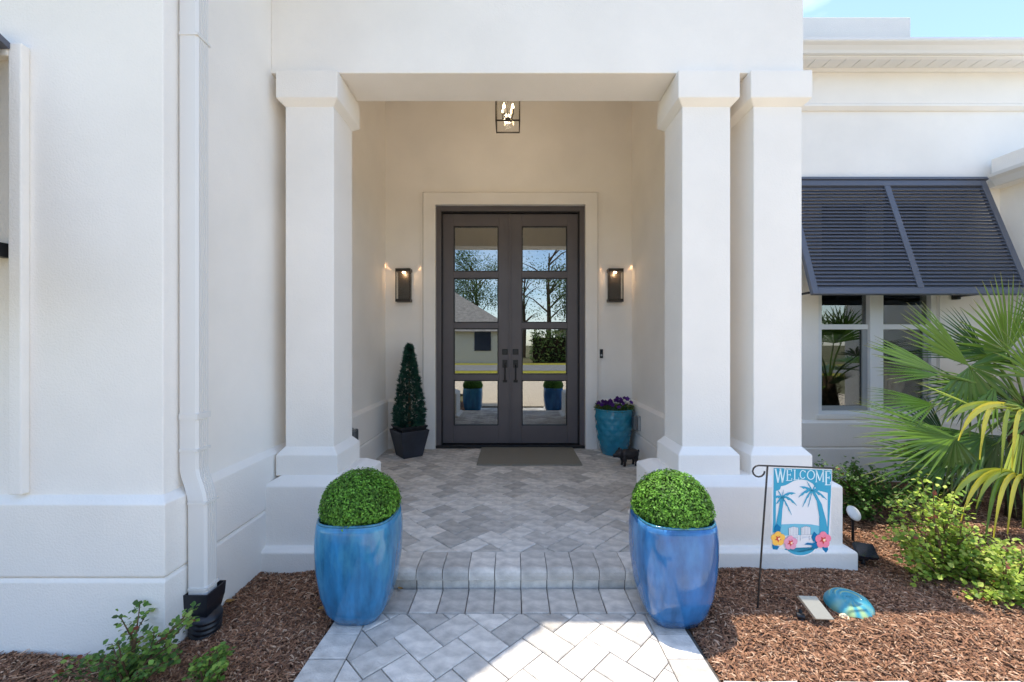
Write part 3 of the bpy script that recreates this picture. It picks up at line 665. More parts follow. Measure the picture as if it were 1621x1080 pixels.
for _ in range(34):
    v = []; f = []; c = []; a = rg.uniform(0, 6.283); r = .21*math.sqrt(rg.random()); p = Vector((math.cos(a)*r, math.sin(a)*r, rg.uniform(.05, .11)+(.04 if math.cos(a) > .2 else 0))); n = Vector((rg.uniform(-.5, .5), -1, rg.uniform(0, .8))).normalized()
    t = n.orthogonal().normalized(); col = np.array(rg.choice([(.06, .012, .13), (.09, .02, .20), (.05, .01, .10), (.11, .03, .25), (.62, .60, .52)])); s = rg.uniform(.018, .028)
    for q in range(5):
        d = Matrix.Rotation(q*2*math.pi/5, 3, n) @ t; leafquad(v, f, c, p, d, n, s*1.1, s*.55, col*rg.uniform(.8, 1.2))
    mesh('flower', v, f, 'petal', pn, cols=np.array(c))
# pig figurine (one continuous remeshed body)
def blob(parts, name, m, vox, parent=None):
    bm = bmesh.new()
    for c, r, rot in parts:
        mt = Matrix.Translation(c) @ rot.to_4x4() @ Matrix.Diagonal((*r, 1)); bmesh.ops.create_uvsphere(bm, u_segments=16, v_segments=10, radius=1, matrix=mt)
    me = bpy.data.meshes.new(name); bm.to_mesh(me); bm.free(); me.materials.append(M[m]); o = link(bpy.data.objects.new(name, me), parent)
    r_ = o.modifiers.new('remesh', 'REMESH'); r_.mode = 'VOXEL'; r_.voxel_size = vox; r_.use_smooth_shade = True
    s_ = o.modifiers.new('smooth', 'SMOOTH'); s_.iterations = 3; return o
I3 = Matrix.Identity(3); E = lambda *a: Matrix.Rotation(a[0], 3, a[1])
pig = [((0, 0, .115), (.095, .055, .055), I3), ((.05, 0, .118), (.055, .054, .054), I3), ((-.045, 0, .118), (.05, .05, .052), I3), ((-.105, 0, .125), (.045, .04, .042), I3), ((-.145, 0, .112), (.026, .024, .022), I3), ((-.165, 0, .108), (.010, .019, .018), I3),
       ((-.098, .026, .166), (.012, .010, .024), E(.4, 'X')), ((-.098, -.026, .166), (.012, .010, .024), E(-.4, 'X')), ((.105, 0, .14), (.012, .007, .02), I3)]
for x in (-.06, .065):
    for y in (-.03, .03): pig += [((x, y, .075), (.022, .019, .04), I3), ((x, y, .035), (.014, .013, .036), I3), ((x-.004, y, .008), (.017, .014, .009), I3)]
pg = blob(pig, 'pig_figurine', 'iron', .005); pg.location = (1.215, 4.22, ZP+.003); pg.rotation_euler.z = R(12); tag(pg, 'small dark cast iron pig standing by the teal pot', 'figurine')

# ================================================================ FLAG
def zf(x, y): return (1180+x/6, 720+y/6)
FD = 2.06
def FP(x, y, d=0):          # flag drawing units -> point on the flag plane (hangs from the stand's arm)
    px, py = zf(x, y); p = P(px, py, FD); p.y += d+.02*(x-255)/600; return p
sd = thing('flag_stand', 'thin black metal garden flag stand with curled top, stuck in the mulch', 'flag stand', P(1199, 968, FD))
base = sd.location
k = MB(); k.tube([P(1199, 985, FD)-base, P(1199, 968, FD)-base, P(1207, 850, FD)-base, P(1215, 738, FD)-base], .0045, 8); k.build('pole', 'pole', sd, smooth=True)
k = MB(); pts = [P(1322, 741.5, FD), P(1270, 739.5, FD), P(1215, 737.5, FD), P(1201, 737, FD)]
for a in range(0, 271, 30):
    pts.append(P(1201-9.5*math.sin(R(a)), 746-9*math.cos(R(a)), FD))
k.tube([p-base for p in pts], .0042, 8); k.build('arm', 'pole', sd, smooth=True)
fl = thing('garden_flag', 'white and teal WELCOME garden flag with palms, beach chairs and hibiscus', 'flag', P(1270, 870, FD)); fb = fl.location
def flat(polys, name, m, layer, parent=fl, sub=6):
    b = MB(); th = .0009
    for poly in polys:
        n = len(poly); fr_ = [FP(x, y, -.0012*layer-th/2)-fb for x, y in poly]; bk = [FP(x, y, -.0012*layer+th/2)-fb for x, y in poly]
        k0 = len(b.v); b.v += [tuple(p) for p in fr_+bk]; b.f.append(tuple(range(k0, k0+n))); b.f.append(tuple(range(k0+2*n-1, k0+n-1, -1)))
        for i in range(n): j = (i+1) % n; b.f.append((k0+i, k0+n+i, k0+n+j, k0+j))
    return b.build(name, m, parent)
def quadstrip(a, bb, n=8): return [(a[0]+(bb[0]-a[0])*i/n, a[1]+(bb[1]-a[1])*i/n) for i in range(n)]
outl = quadstrip((257, 118), (853, 150), 14)+quadstrip((853, 150), (832, 905), 10)+[(800, 940), (760, 905), (690, 905)]+[(545+150*math.cos(R(a)), 880+95*math.sin(R(a))) for a in range(10, 171, 16)]+[(395, 905), (330, 890), (285, 905), (240, 880), (236, 800)]+quadstrip((248, 720), (257, 118), 8)
cloth = flat([outl], 'cloth', 'fwhite', 0)
arch = [(345+ (805-345)*t, 330-95*math.sin(math.pi*t)**.8) for t in [i/12 for i in range(13)]]
flat([[(268, 126), (845, 158), (842, 250), (838, 400), (822, 640), (815, 800), (800, 800), (806, 640), (808, 375)]+[(700, 345), (660, 285), (600, 250), (540, 240), (470, 250), (420, 275), (385, 292), (340, 300), (330, 330), (290, 345), (288, 640), (285, 740), (255, 740), (262, 640), (268, 126)][:-1]], 'border_print', 'fteal', 1)
flat([[(375, 905)]+[(540+152*math.cos(R(a)), 865+98*math.sin(R(a))) for a in range(165, 14, -10)]+[(690, 905), (655, 905)]+[(540+118*math.cos(R(a)), 862+72*math.sin(R(a))) for a in range(22, 159, 10)]], 'scroll_print', 'fteal', 1)
flat([[(300, 665), (480, 662), (640, 672), (730, 690), (735, 770), (300, 770)]], 'sea_print', 'fsea', 1)
def frond(cx, cy, ang, L, drop, wd, n=7):     # feathered palm frond outline
    up = []; lo = []; a = R(ang); ca, sa = math.cos(a), -math.sin(a)
    for i in range(n+1):
        t = i/n; x = cx+ca*L*t; y = cy+sa*L*t+drop*t*t; ww = wd*math.sin(math.pi*min(1, t*.9+.1))**.7
        up.append((x, y-ww*.35)); lo.append((x-ca*4, y+ww*(1.0 if i % 2 else .45)))
    return up+lo[::-1]
def clean(poly): return poly
palmL = [frond(348, 400, a, L, dr, 22) for a, L, dr in ((165, 85, 25), (120, 90, 10), (75, 70, 0), (35, 170, 70), (8, 150, 110), (-50, 150, 60), (-140, 75, 20))]
palmR = [frond(650, 345, a, L, dr, 22) for a, L, dr in ((170, 140, 90), (150, 150, 40), (120, 110, 10), (60, 90, 10), (20, 130, 50), (-10, 150, 70), (-105, 170, 0), (215, 120, 90))]
flat([[(284, 690), (340, 690), (352, 520), (372, 405), (335, 400), (318, 520)]], 'palm_trunk_print', 'fteal', 2); flat([[(722, 770), (812, 770), (790, 640), (745, 480), (668, 345), (640, 350), (695, 450), (722, 600)]], 'palm_trunk_print', 'fteal', 2)
for pl in (palmL, palmR):
    for q in pl: flat([q], 'palm_frond_print', 'fteal', 2)
for cx in (463, 585):
    ps = [[(cx-45+i*15, 700-12*math.sin((i+.5)/6*math.pi)), (cx-33+i*15, 700-12*math.sin((i+.5)/6*math.pi)), (cx-33+i*15, 765), (cx-45+i*15, 765)] for i in range(6)]
    ps += [[(cx-50, 768), (cx+50, 768), (cx+52, 780), (cx-52, 780)], [(cx-50, 780), (cx-38, 780), (cx-40, 825), (cx-52, 825)], [(cx+38, 780), (cx+50, 780), (cx+52, 825), (cx+40, 825)], [(cx-36, 795), (cx+36, 795), (cx+30, 806), (cx-30, 806)]]
    flat([[(cx-50, 700), (cx, 684), (cx+50, 700), (cx+48, 770), (cx-48, 770)]], 'chair_print', 'fgrey', 2); flat(ps, 'chair_slats_print', 'fwhite', 3)
for q in ([(570, 860), (650, 870), (640, 895), (690, 905), (720, 880), (700, 830), (655, 850), (600, 845)], [(668, 740), (720, 790), (700, 850), (655, 830), (640, 790)]): flat([q], 'leaf_print', 'fdeep', 3)
for q in ([(300, 655), (335, 690), (325, 740), (275, 740), (270, 690)], [(250, 850), (320, 870), (300, 900), (255, 895)], [(745, 890), (800, 880), (808, 915), (785, 945), (755, 915)]): flat([q], 'leaf_print', 'fdeep', 3)
for cx, cy, r, m in ((306, 795, 70, 'fyellow'), (430, 838, 68, 'frose'), (755, 820, 80, 'fpink')):
    for q in range(5):
        a = R(90+72*q); flat([[(cx+r*(.52*math.cos(a)+.50*math.cos(b_)), cy-r*(.52*math.sin(a)+.50*math.sin(b_))) for b_ in [2*math.pi*i/10 for i in range(10)]][::-1]], 'petal_print', m, 4+q*.2)
    flat([[(cx+r*.5*math.cos(R(i*36+18))*(1 if i % 2 else .45), cy-r*.5*math.sin(R(i*36+18))*(1 if i % 2 else .45)) for i in range(9, -1, -1)]], 'flower_heart_print', 'fred', 5.4)
    flat([[(cx+r*.16*math.cos(R(-i*45))+8, cy+r*.16*math.sin(R(i*45))) for i in range(8)]], 'stamen_print', 'fcream', 6)
# WELCOME lettering: drawn from strokes with serifs
def stroke(x0, y0, x1, y1, w_): 
    dx, dy = x1-x0, y1-y0; L = math.hypot(dx, dy); nx, ny = -dy/L*w_/2, dx/L*w_/2; return [(x0+nx, y0+ny), (x0-nx, y0-ny), (x1-nx, y1-ny), (x1+nx, y1+ny)]
def ring_(cx, cy, rx, ry, wx, a0, a1, n=16):
    o = [(cx+rx*math.cos(R(a0+(a1-a0)*i/n)), cy-ry*math.sin(R(a0+(a1-a0)*i/n))) for i in range(n+1)]; i_ = [(cx+(rx-wx)*math.cos(R(a0+(a1-a0)*i/n)), cy-(ry-wx*.7)*math.sin(R(a0+(a1-a0)*i/n))) for i in range(n+1)]
    return [[o[j], o[j+1], i_[j+1], i_[j]] for j in range(n)]
def letter(ch, x, y, w_, h):         # y = top, stem width from h
    s = h*.11; t = h*.055; ps = []
    ser = lambda cx, yy, ww: ps.append([(cx-ww/2, yy-t/2), (cx+ww/2, yy-t/2), (cx+ww/2, yy+t/2), (cx-ww/2, yy+t/2)])
    if ch == 'W':
        xs = [x, x+w_*.27, x+w_*.5, x+w_*.73, x+w_]
        for i, (a, bq) in enumerate(zip(xs, xs[1:])): ps.append(stroke(a, y if i % 2 == 0 else y+h, bq, y+h if i % 2 == 0 else y, s if i % 2 == 0 else t*1.3))
        for cx in (xs[0], xs[2], xs[4]): ser(cx, y, w_*.2)
    if ch in 'EL':
        ps.append(stroke(x+w_*.22, y, x+w_*.22, y+h, s)); ser(x+w_*.22, y, w_*.4); ps.append(stroke(x, y+h, x+w_, y+h, t)); ps.append(stroke(x+w_-t/2, y+h, x+w_-t/2, y+h*.78, t))
        if ch == 'E': ps.append(stroke(x, y, x+w_*.95, y, t)); ps.append(stroke(x+w_*.92, y, x+w_*.92, y+h*.2, t)); ps.append(stroke(x+w_*.2, y+h*.48, x+w_*.75, y+h*.48, t)); ps.append(stroke(x+w_*.73, y+h*.38, x+w_*.73, y+h*.58, t))
    if ch == 'O': ps += ring_(x+w_/2, y+h/2, w_/2, h/2, s, 0, 360, 22)
    if ch == 'C': ps += ring_(x+w_/2, y+h/2, w_/2, h/2, s, 40, 320, 18); ps.append(stroke(x+w_*.9, y+h*.08, x+w_*.9, y+h*.3, t))
    if ch == 'M':
        ps.append(stroke(x+w_*.1, y, x+w_*.1, y+h, t*1.3)); ps.append(stroke(x+w_*.9, y, x+w_*.9, y+h, s)); ps.append(stroke(x+w_*.1, y, x+w_*.5, y+h*.9, s)); ps.append(stroke(x+w_*.5, y+h*.9, x+w_*.9, y, t*1.2))
        for cx in (x+w_*.08, x+w_*.9): ser(cx, y, w_*.2); ser(cx, y+h, w_*.22)
    return ps
for ch, x, y, w_, h in (('W', 284, 136, 95, 128), ('E', 388, 142, 60, 105), ('L', 462, 148, 55, 92), ('C', 524, 150, 62, 84), ('O', 596, 152, 80, 92), ('M', 682, 160, 85, 106), ('E', 776, 166, 58, 130)):
    flat([p if area(p) < 0 else p[::-1] for p in letter(ch, x, y, w_, h)], 'lettering', 'flight', 2.2)

# ================================================================ GARDEN ORNAMENTS
sp = thing('solar_light', 'champagne metal solar spotlight tilted on the mulch in front of the flag', 'garden light', P(1272, 985, 1.965))
n_ = MB(); ax = Vector((.05, -.075, -.088)); ux = Vector((.105, .0, -.004)); ux2 = ax.cross(ux).normalized()*.022
p0 = Vector((-.022, .03, .132)); cs = [p0, p0+ux, p0+ux+ax, p0+ax]; n_.add(cs+[p+ux2 for p in cs], [(0,1,2,3), (7,6,5,4), (0,4,5,1), (1,5,6,2), (2,6,7,3), (3,7,4,0)]); n_.build('lamp_head', 'beige', sp, bevel=.003)
sp.scale = (.82, .82, .82)
MB().tube([(.0, .03, .055), (-.012, -.005, .012), (-.012, -.005, -.05)], .010, 8).build('stake', 'plastic', sp); MB().tube([(-.03, .015, .03), (.005, .0, .03)], .018, 12).build('pivot', 'plastic', sp)
so2 = thing('solar_light', 'black solar panel light angled beside the pedestal foot', 'garden light', P(1366, 890, 2.5))
g = P(1366, 890, 2.5); k = MB(); cs = [P(1351, 857, 2.52)-g, P(1382, 862, 2.54)-g, P(1392, 884, 2.46)-g, P(1360, 880, 2.44)-g]; k.add(cs+[c_+Vector((0, .012, -.02)) for c_ in cs], [(0,1,2,3), (7,6,5,4), (0,4,5,1), (1,5,6,2), (2,6,7,3), (3,7,4,0)]); k.build('solar_panel', 'solar', so2)
MB().tube([(.01, .01, .05), (0, 0, .0), (0, 0, -.06)], .011, 8).build('stake', 'plastic', so2); MB().tube([(-.02, .01, .02), (.03, .01, .02)], .018, 10).build('lamp_head', 'plastic', so2)
wd_ = thing('path_light', 'white round disc on a short stake behind the pedestal', 'garden light', P(1352, 826, 2.75)); g = wd_.location
k = MB().lathe((0, 0, 0), [(.046, 0), (.05, .006), (.046, .014), (.01, .018)], 28); k = k.build('disc', 'disc', wd_, smooth=True); k.location = P(1350, 813, 2.75)-g; k.rotation_euler = (R(52), R(22), 0)
MB().tube([P(1350, 815, 2.757)-g, (0, .01, -.13)], .008, 8).build('stake', 'plastic', wd_)
# glazed shell ornament: ridged dome
v = []; f = []; c = []; NU, NV = 120, 50
for j in range(NV+1):
    t = j/NV
    for i in range(NU):
        a = 2*math.pi*i/NU; ca, sa = math.cos(a), math.sin(a); rr = math.sin(t*math.pi/2); h = math.cos(t*math.pi/2)**.8
        back = max(0, sa); ridge = (.5+.5*math.cos(rr*30))*.006*min(1, back*2.0)*(1 if rr > .4 else 0)
        lipf = max(0, -sa)**2*rr
        x = ca*rr*.105*(1-.10*lipf); y = sa*rr*.080-.015*lipf; z = h*.062+ridge-.012*math.exp(-((rr-.22)/.22)**2)-.022*lipf*(1-rr)*2
        v.append((x, y, max(z, -.01)))
        gl = np.array((.035, .27, .36)); li_ = np.array((.34, .48, .22)); kk = max(0, math.cos(rr*30))**3*min(1, back*2.0)*(1 if rr > .4 else 0); kk = max(kk, min(1, lipf*1.7*(.5+.5*math.sin(a*9))))
        c.append(gl*(1-kk)+li_*kk if rr > .12 else gl*.9)
for j in range(NV):
    for i in range(NU): a0 = j*NU+i; a1 = j*NU+(i+1) % NU; f.append((a0, a0+NU, a1+NU, a1))
M['shell'] = mat('painted_shell_glaze', (.1, .3, .4), .3, .45, vcol=True, coat=.3, bump=(40, 3, .15, .004))
sh = thing('shell_ornament', 'blue green ridged shell-shaped garden ornament lying on the mulch', 'ornament', P(1343, 972, 2.03)); sh.rotation_euler = (R(16), R(6), R(-14)); sh.location.z = terr(1.65, 2.03)+.012
mesh('shell', v, f, 'shell', sh, smooth=True, cols=np.array(c))
for x, s_ in ((-.055, 1), (.055, -1)):
    k = MB(); k.lathe((x, -.088, .008), [(.020, -.008), (.022, .004), (.014, .014), (.009, .010)], 14); o = k.build('foot_notch', 'fcream', sh, smooth=True)

M['dry'] = mat('dry_leaf', (.42, .24, .08), .7, .2, var=(40, 4, .3), trans=.15)
def dry_leaf(px, py, D, L, rot, label):
    p = P(px, py, D); v = []; f = []
    for i in range(7):
        t = i/6; wd = L*.28*math.sin(math.pi*min(.97, t*.9+.08)); z = .006+.25*L*(t-.5)**2*2; v += [(L*(t-.5), -wd, z+wd*.5), (L*(t-.5), 0, z), (L*(t-.5), wd, z+wd*.4)]
        if i: q = 3*i-3; f += [(q, q+1, q+4, q+3), (q+1, q+2, q+5, q+4)]
    o = mesh('fallen_leaf', v, f, 'dry', smooth=True); o.location = (p.x, p.y, max(p.z, .004)); o.rotation_euler.z = R(rot); return tag(o, label, 'leaf', 'dry leaves on the ground')
dry_leaf(512, 965, 2.06, .05, 40, 'curled yellow dry leaf on the mulch left of the left blue planter'); dry_leaf(634, 934, 2.25, .035, -20, 'small brown dry leaf at the foot of the step'); dry_leaf(362, 955, 2.12, .06, 10, 'orange dry leaf on the mulch beside the corrugated drain pipe')
# ================================================================ SHRUBS AND PALM
def shrub(name, label, cat, base, stems, pal, leaf_L, per, seed, group=None, wdt=.42, red=0):
    rg = random.Random(seed); o = thing(name, label, cat, base, group); v = []; f = []; c = []; sb = MB()
    for tip, n_l in stems:
        tip = Vector(tip)-Vector(base); mid = tip*.5+Vector((rg.uniform(-.03, .03), rg.uniform(-.03, .03), .03)); st_ = Vector((rg.uniform(-.02, .02), rg.uniform(-.02, .02), -.02))
        sb.tube([st_, mid, tip], [.005, .0035, .0015], 5)
        for _ in range(n_l):
            t = rg.uniform(.22, 1.02); p = (st_*(1-t)**2+mid*2*t*(1-t)+tip*t*t)+Vector((rg.gauss(0, 1), rg.gauss(0, 1), rg.gauss(0, .8)))*per
            d = Vector((rg.uniform(-1, 1), rg.uniform(-1, 1), rg.uniform(-.3, .8))).normalized(); n = Vector((rg.uniform(-.6, .6), rg.uniform(-.9, .3), 1)).normalized(); L = leaf_L*rg.uniform(.6, 1.25)
            col = np.array(rg.choice(pal))*rg.uniform(.75, 1.25)
            if rg.random() < red: col = np.array((.22, .06, .03))
            s = d.cross(n).normalized(); n2 = s.cross(d); i0 = len(v)
            v += [p, p+d*L*.35+s*L*wdt+n2*L*.1, p+d*L*.75+s*L*wdt*.7+n2*L*.06, p+d*L, p+d*L*.75-s*L*wdt*.7+n2*L*.06, p+d*L*.35-s*L*wdt+n2*L*.1]; f += [(i0, i0+1, i0+2, i0+3), (i0, i0+3, i0+4, i0+5)]; c += [col]*6
    sb.build('stems', 'stem', o); mesh('leaves', v, f, 'leaf', o, cols=np.array(c)); return o
LIME = [(.30, .42, .05), (.40, .50, .07), (.22, .34, .04), (.48, .54, .11), (.15, .25, .03)]
GRN = [(.06, .15, .02), (.09, .20, .03), (.04, .10, .015), (.12, .22, .04)]
ROSE = [(.08, .17, .03), (.12, .24, .04), (.17, .30, .05), (.22, .30, .06), (.06, .12, .03)]
def tips(lst, D, jit, n, seed, NL=110):
    rg = random.Random(seed); o = []
    for px, py in lst:
        for _ in range(n): o.append((P(px+rg.gauss(0, jit), py+rg.gauss(0, jit*.6), D+rg.uniform(-.15, .15)), NL))
    return o
shrub('shrub', 'lime green leafy shrub in sun, nearest the right edge of the bed', 'shrub', P(1500, 915, 2.33), tips([(1490, 775), (1470, 800), (1430, 850), (1440, 880), (1500, 830), (1530, 850), (1560, 880), (1460, 910), (1510, 900), (1540, 920), (1480, 850), (1590, 900), (1425, 830), (1450, 770), (1520, 790), (1550, 830), (1570, 860), (1420, 800), (1600, 860)], 2.38, 13, 3, 1, 62), LIME, .026, .026, 11, red=.01)
shrub('shrub', 'lime green low shrub at the photo\'s right edge on the mulch', 'shrub', P(1600, 950, 2.2), tips([(1560, 900), (1600, 890), (1620, 930), (1590, 950), (1630, 900), (1615, 965), (1645, 930), (1570, 930), (1545, 945), (1610, 870)], 2.20, 14, 3, 2, 75), LIME, .026, .026, 12, red=.02)
shrub('shrub', 'dark green low shrub behind the pedestal under the window', 'shrub', P(1370, 800, 3.1), tips([(1310, 740), (1340, 735), (1370, 745), (1400, 760), (1340, 770), (1380, 790), (1420, 780), (1450, 800), (1330, 800), (1360, 820)], 3.15, 12, 3, 3), GRN, .024, .028, 13, red=.02)
shrub('shrub', 'dark green low shrub behind the palm fronds at the wall', 'shrub', P(1480, 790, 3.5), tips([(1440, 750), (1480, 745), (1520, 740), (1470, 780), (1510, 780), (1550, 760), (1420, 740)], 3.5, 14, 3, 4), GRN, .026, .03, 14)
shrub('rose_bush', 'green rose bush with upright shoots before the left wall', 'shrub', P(205, 1085, 1.62), tips([(230, 960), (200, 985), (245, 1000), (180, 1010), (150, 1040), (260, 1020), (290, 965), (300, 975), (210, 1040), (240, 1050), (110, 1050), (90, 1065), (270, 1040), (180, 1060)], 1.64, 7, 2, 5, 42), ROSE, .021, .013, 15, red=.05)
shrub('rose_bush', 'small pale green sprig growing near the corrugated drain pipe', 'shrub', P(325, 1085, 1.60), tips([(345, 1030), (330, 1045), (360, 1035), (310, 1060), (350, 1055)], 1.60, 6, 2, 6, 34), [(.14, .26, .04), (.22, .33, .05), (.10, .2, .03)], .020, .012, 16)
# fan palm
pm = thing('fan_palm', 'green fan palm with yellowing lower fronds beside the shuttered window', 'palm', (3.90, 3.12, 0)); pb = Vector((3.90, 3.12, 0))
rs = []
k = MB(); k.tube([(0, 0, -.05), (.0, 0, .3), (.01, .0, .62), (.0, 0, .95)], [.11, .10, .10, .06], 14); k.build('trunk', 'bark', pm, smooth=True)
sk = MB(); rg = random.Random(21)
for _ in range(260):
    a = rg.uniform(0, 6.283); z = rg.uniform(.05, .9); p = Vector((math.cos(a)*.095, math.sin(a)*.095, z)); d = Vector((math.cos(a)*.6, math.sin(a)*.6, rg.uniform(-.4, 1))).normalized(); s = d.orthogonal().normalized()*.005; sk.add([p-s, p+s, p+d*rg.uniform(.04, .1)], [(0, 1, 2)])
sk.build('trunk_fibre', 'stem', pm)
def fan(hub, tip, spread, nseg, nh, col, droop=.18, seed=0, fold=.32, wid=1.0, col2=None, root=None, two=False):
    rg = random.Random(seed); hub = Vector(hub); a = Vector(tip)-hub; L = a.length; a.normalize(); n = Vector(nh); n = (n-a*n.dot(a)).normalized(); s = a.cross(n); v = []; f = []; c = []; dth = R(spread)/max(1, nseg-1)
    for i in range(nseg):
        th = -R(spread)/2+dth*i+rg.uniform(-.02, .02); d = a*math.cos(th)+s*math.sin(th); sd_ = (-a*math.sin(th)+s*math.cos(th)); l = L*(1-.20*abs(th)/(R(spread)/2+.001))*rg.uniform(.93, 1.05); i0 = len(v)
        hw = min(.5*max(dth, R(4))*1.0, .10)*wid; dr_ = droop*rg.uniform(.7, 1.4)
        for t in (0, .2, .42, .62, .82, 1):
            wd = l*hw*(t if t <= .42 else .42*(1-((t-.42)/.58)**1.5*.93)); p = hub+d*l*t+n*(.05*math.sin(t*3))*l*.2+Vector((0, 0, -dr_*l*max(0, t-.3)**2)); v += [p-sd_*wd, p+n*wd*fold*(1 if i % 2 else -1), p+sd_*wd]
            cc = np.array(col)*rg.uniform(.9, 1.1)*(1+.15*(i % 2))
            if col2 is not None: kk = min(1, max(0, (t-.35)*1.4)); cc = cc*(1-kk)+np.array(col2)*kk
            elif t > .95: cc = np.array((.22, .20, .07))
            c += [cc]*3
        for j in range(5):
            q = i0+3*j; f += [(q, q+1, q+4, q+3), (q+1, q+2, q+5, q+4)]
    # petiole back to the crown
    rt = Vector(root) if root is not None else pb+Vector((0, 0, .85)); m_ = (hub+rt)/2+Vector((0, 0, .05)); k = MB(); k.tube([rt, m_, hub, hub+a*.05], [.011, .009, .006, .003], 6)
    k0 = len(v); v += [Vector(p) for p in k.v]; f += [tuple(i+k0 for i in q) for q in k.f]; c += [np.array((.14, .24, .04))]*len(k.v)
    return mesh('frond', [p-pb for p in v], f, 'palm', pm, cols=np.array(c))
G1 = (.055, .125, .012); G2 = (.10, .185, .016); G3 = (.028, .082, .013); YG = (.30, .36, .04); YE = (.62, .55, .06)
cf = (0, -1, .25)
fan(P(1595, 558, 3.08), P(1548, 440, 2.95), 150, 26, (.1, -1, .1), G2, seed=1, droop=.1)
fan(P(1597, 562, 3.13), P(1470, 545, 3.28), 90, 16, (0, -.5, 1), G3, seed=2, droop=.1)
fan(P(1535, 580, 2.88), P(1420, 482, 2.78), 34, 12, (-.3, -1, .5), G2, seed=3, droop=.05, wid=1.3)
fan(P(1535, 580, 2.89), P(1580, 680, 2.93), 170, 16, cf, G1, seed=4, droop=.3)
fan(P(1492, 592, 2.78), P(1366, 538, 2.73), 22, 10, (-.2, -1, .6), G2, seed=5, droop=.05, wid=1.5)
fan(P(1490, 594, 2.83), P(1378, 588, 2.83), 26, 6, (0, -.8, .8), G1, seed=6, droop=.05)
fan(P(1512, 692, 2.78), P(1352, 680, 2.68), 62, 18, (-.1, -.75, .8), G2, seed=7, droop=.08)
fan(P(1512, 694, 2.80), P(1450, 770, 2.83), 150, 18, cf, G1, seed=8, droop=.25)
fan(P(1500, 700, 3.28), P(1400, 640, 3.33), 120, 18, (0, -.8, .5), G3, seed=9, droop=.1)
fan(P(1545, 620, 3.28), P(1440, 620, 3.38), 100, 18, (0, -.9, .5), G3, seed=10, droop=.1)
def strap(a, b_, D, col, sd):                 # one drooping blade of an old frond
    rg = random.Random(sd); p0 = P(a[0], a[1], D); p2 = P(b_[0], b_[1], D-.08); p1 = P(b_[0]*.75+a[0]*.25, a[1]-6, D-.06); v = []; f = []; c = []
    for i in range(9):
        t = i/8; p = p0*(1-t)**2+p1*2*t*(1-t)+p2*t*t; d = ((p1-p0)*(1-t)+(p2-p1)*t).normalized(); sdv = d.cross(Vector((.25, -1, .15))).normalized(); wd = .019*(.35+.65*math.sin(math.pi*min(1, t*.8+.12)))*(1 if t < .7 else max(.06, (1-t)/.3))
        v += [p-sdv*wd, p+Vector((0, .007, 0)), p+sdv*wd]; cc = np.array(col)*rg.uniform(.9, 1.1); c += [cc*.9, cc*1.1, cc*.95]
        if i: q = 3*i-3; f += [(q, q+1, q+4, q+3), (q+1, q+2, q+5, q+4)]
    k = MB(); k.tube([pb+Vector((-.03, 0, .8 if a[1] < 700 else .55)), (p0+pb+Vector((0, 0, .7)))/2+Vector((0, 0, .08)), p0], [.009, .008, .006], 6); k0 = len(v); v += [Vector(p) for p in k.v]; f += [tuple(i+k0 for i in q) for q in k.f]; c += [np.array((.30, .36, .05))]*len(k.v)
    mesh('frond', [p-pb for p in v], f, 'palm', pm, cols=np.array(c))
for i, (a, b_, cc) in enumerate((((1592, 640), (1518, 698), YE), ((1575, 646), (1552, 728), YE), ((1600, 648), (1586, 750), YG), ((1618, 652), (1603, 742), YE), ((1632, 652), (1624, 765), YG), ((1585, 640), (1500, 668), YG),
        ((1590, 745), (1502, 806), YG), ((1596, 746), (1522, 826), YE), ((1604, 748), (1546, 806), YG), ((1610, 752), (1574, 852), YE), ((1620, 754), (1596, 846), YE), ((1632, 756), (1620, 836), YG), ((1600, 750), (1560, 866), G2), ((1640, 750), (1640, 850), YE))):
    strap(a, b_, 2.38, cc, 100+i)
fan(P(1560, 690, 2.88), P(1420, 735, 2.88), 75, 14, (0, -.7, .8), G1, seed=41, droop=.15)
fan(P(1575, 610, 2.93), P(1470, 640, 2.93), 95, 18, (0, -.8, .7), G2, seed=42, droop=.2)
fan(P(1590, 690, 3.08), P(1500, 800, 3.13), 110, 18, cf, G3, seed=43, droop=.3)
fan(P(1480, 640, 2.95), P(1375, 640, 2.9), 60, 14, (0, -.7, .8), G1, seed=51, droop=.12)
fan(P(1500, 730, 2.85), P(1370, 742, 2.8), 75, 16, (0, -.7, .8), G1, seed=52, droop=.15)
fan(P(1560, 560, 3.0), P(1470, 500, 3.0), 70, 16, cf, G3, seed=53, droop=.08)
fan(P(1640, 600, 2.93), P(1585, 500, 2.83), 80, 14, cf, G2, seed=13)
fan(P(1660, 520, 3.13), P(1620, 440, 3.13), 120, 18, cf, G1, seed=14)
fan(P(1600, 640, 3.23), P(1540, 600, 3.43), 140, 18, cf, G3, seed=15)
fan(P(1640, 660, 2.83), P(1600, 700, 2.73), 130, 14, cf, G2, seed=16, droop=.3)
fan(P(1560, 652, 2.69), P(1448, 604, 2.67), 7, 3, (0, -.6, 1), YG, seed=17, droop=.02, wid=1.5)
fan(P(1580, 700, 3.03), P(1500, 745, 3.13), 130, 16, cf, G3, seed=18, droop=.3)
for i, (dx, dy, dz) in enumerate(((.8, -.3, .5), (.7, .5, .6), (.1, .7, .7), (.5, -.7, .3), (.2, -.1, 1.0))):
    h = pb+Vector((dx*.5, dy*.5, .85+dz*.5)); fan(h, h+Vector((dx, dy, dz*.5)).normalized()*.6, 150, 20, (-dx*.3, -dy*.3, 1), G1, seed=30+i)

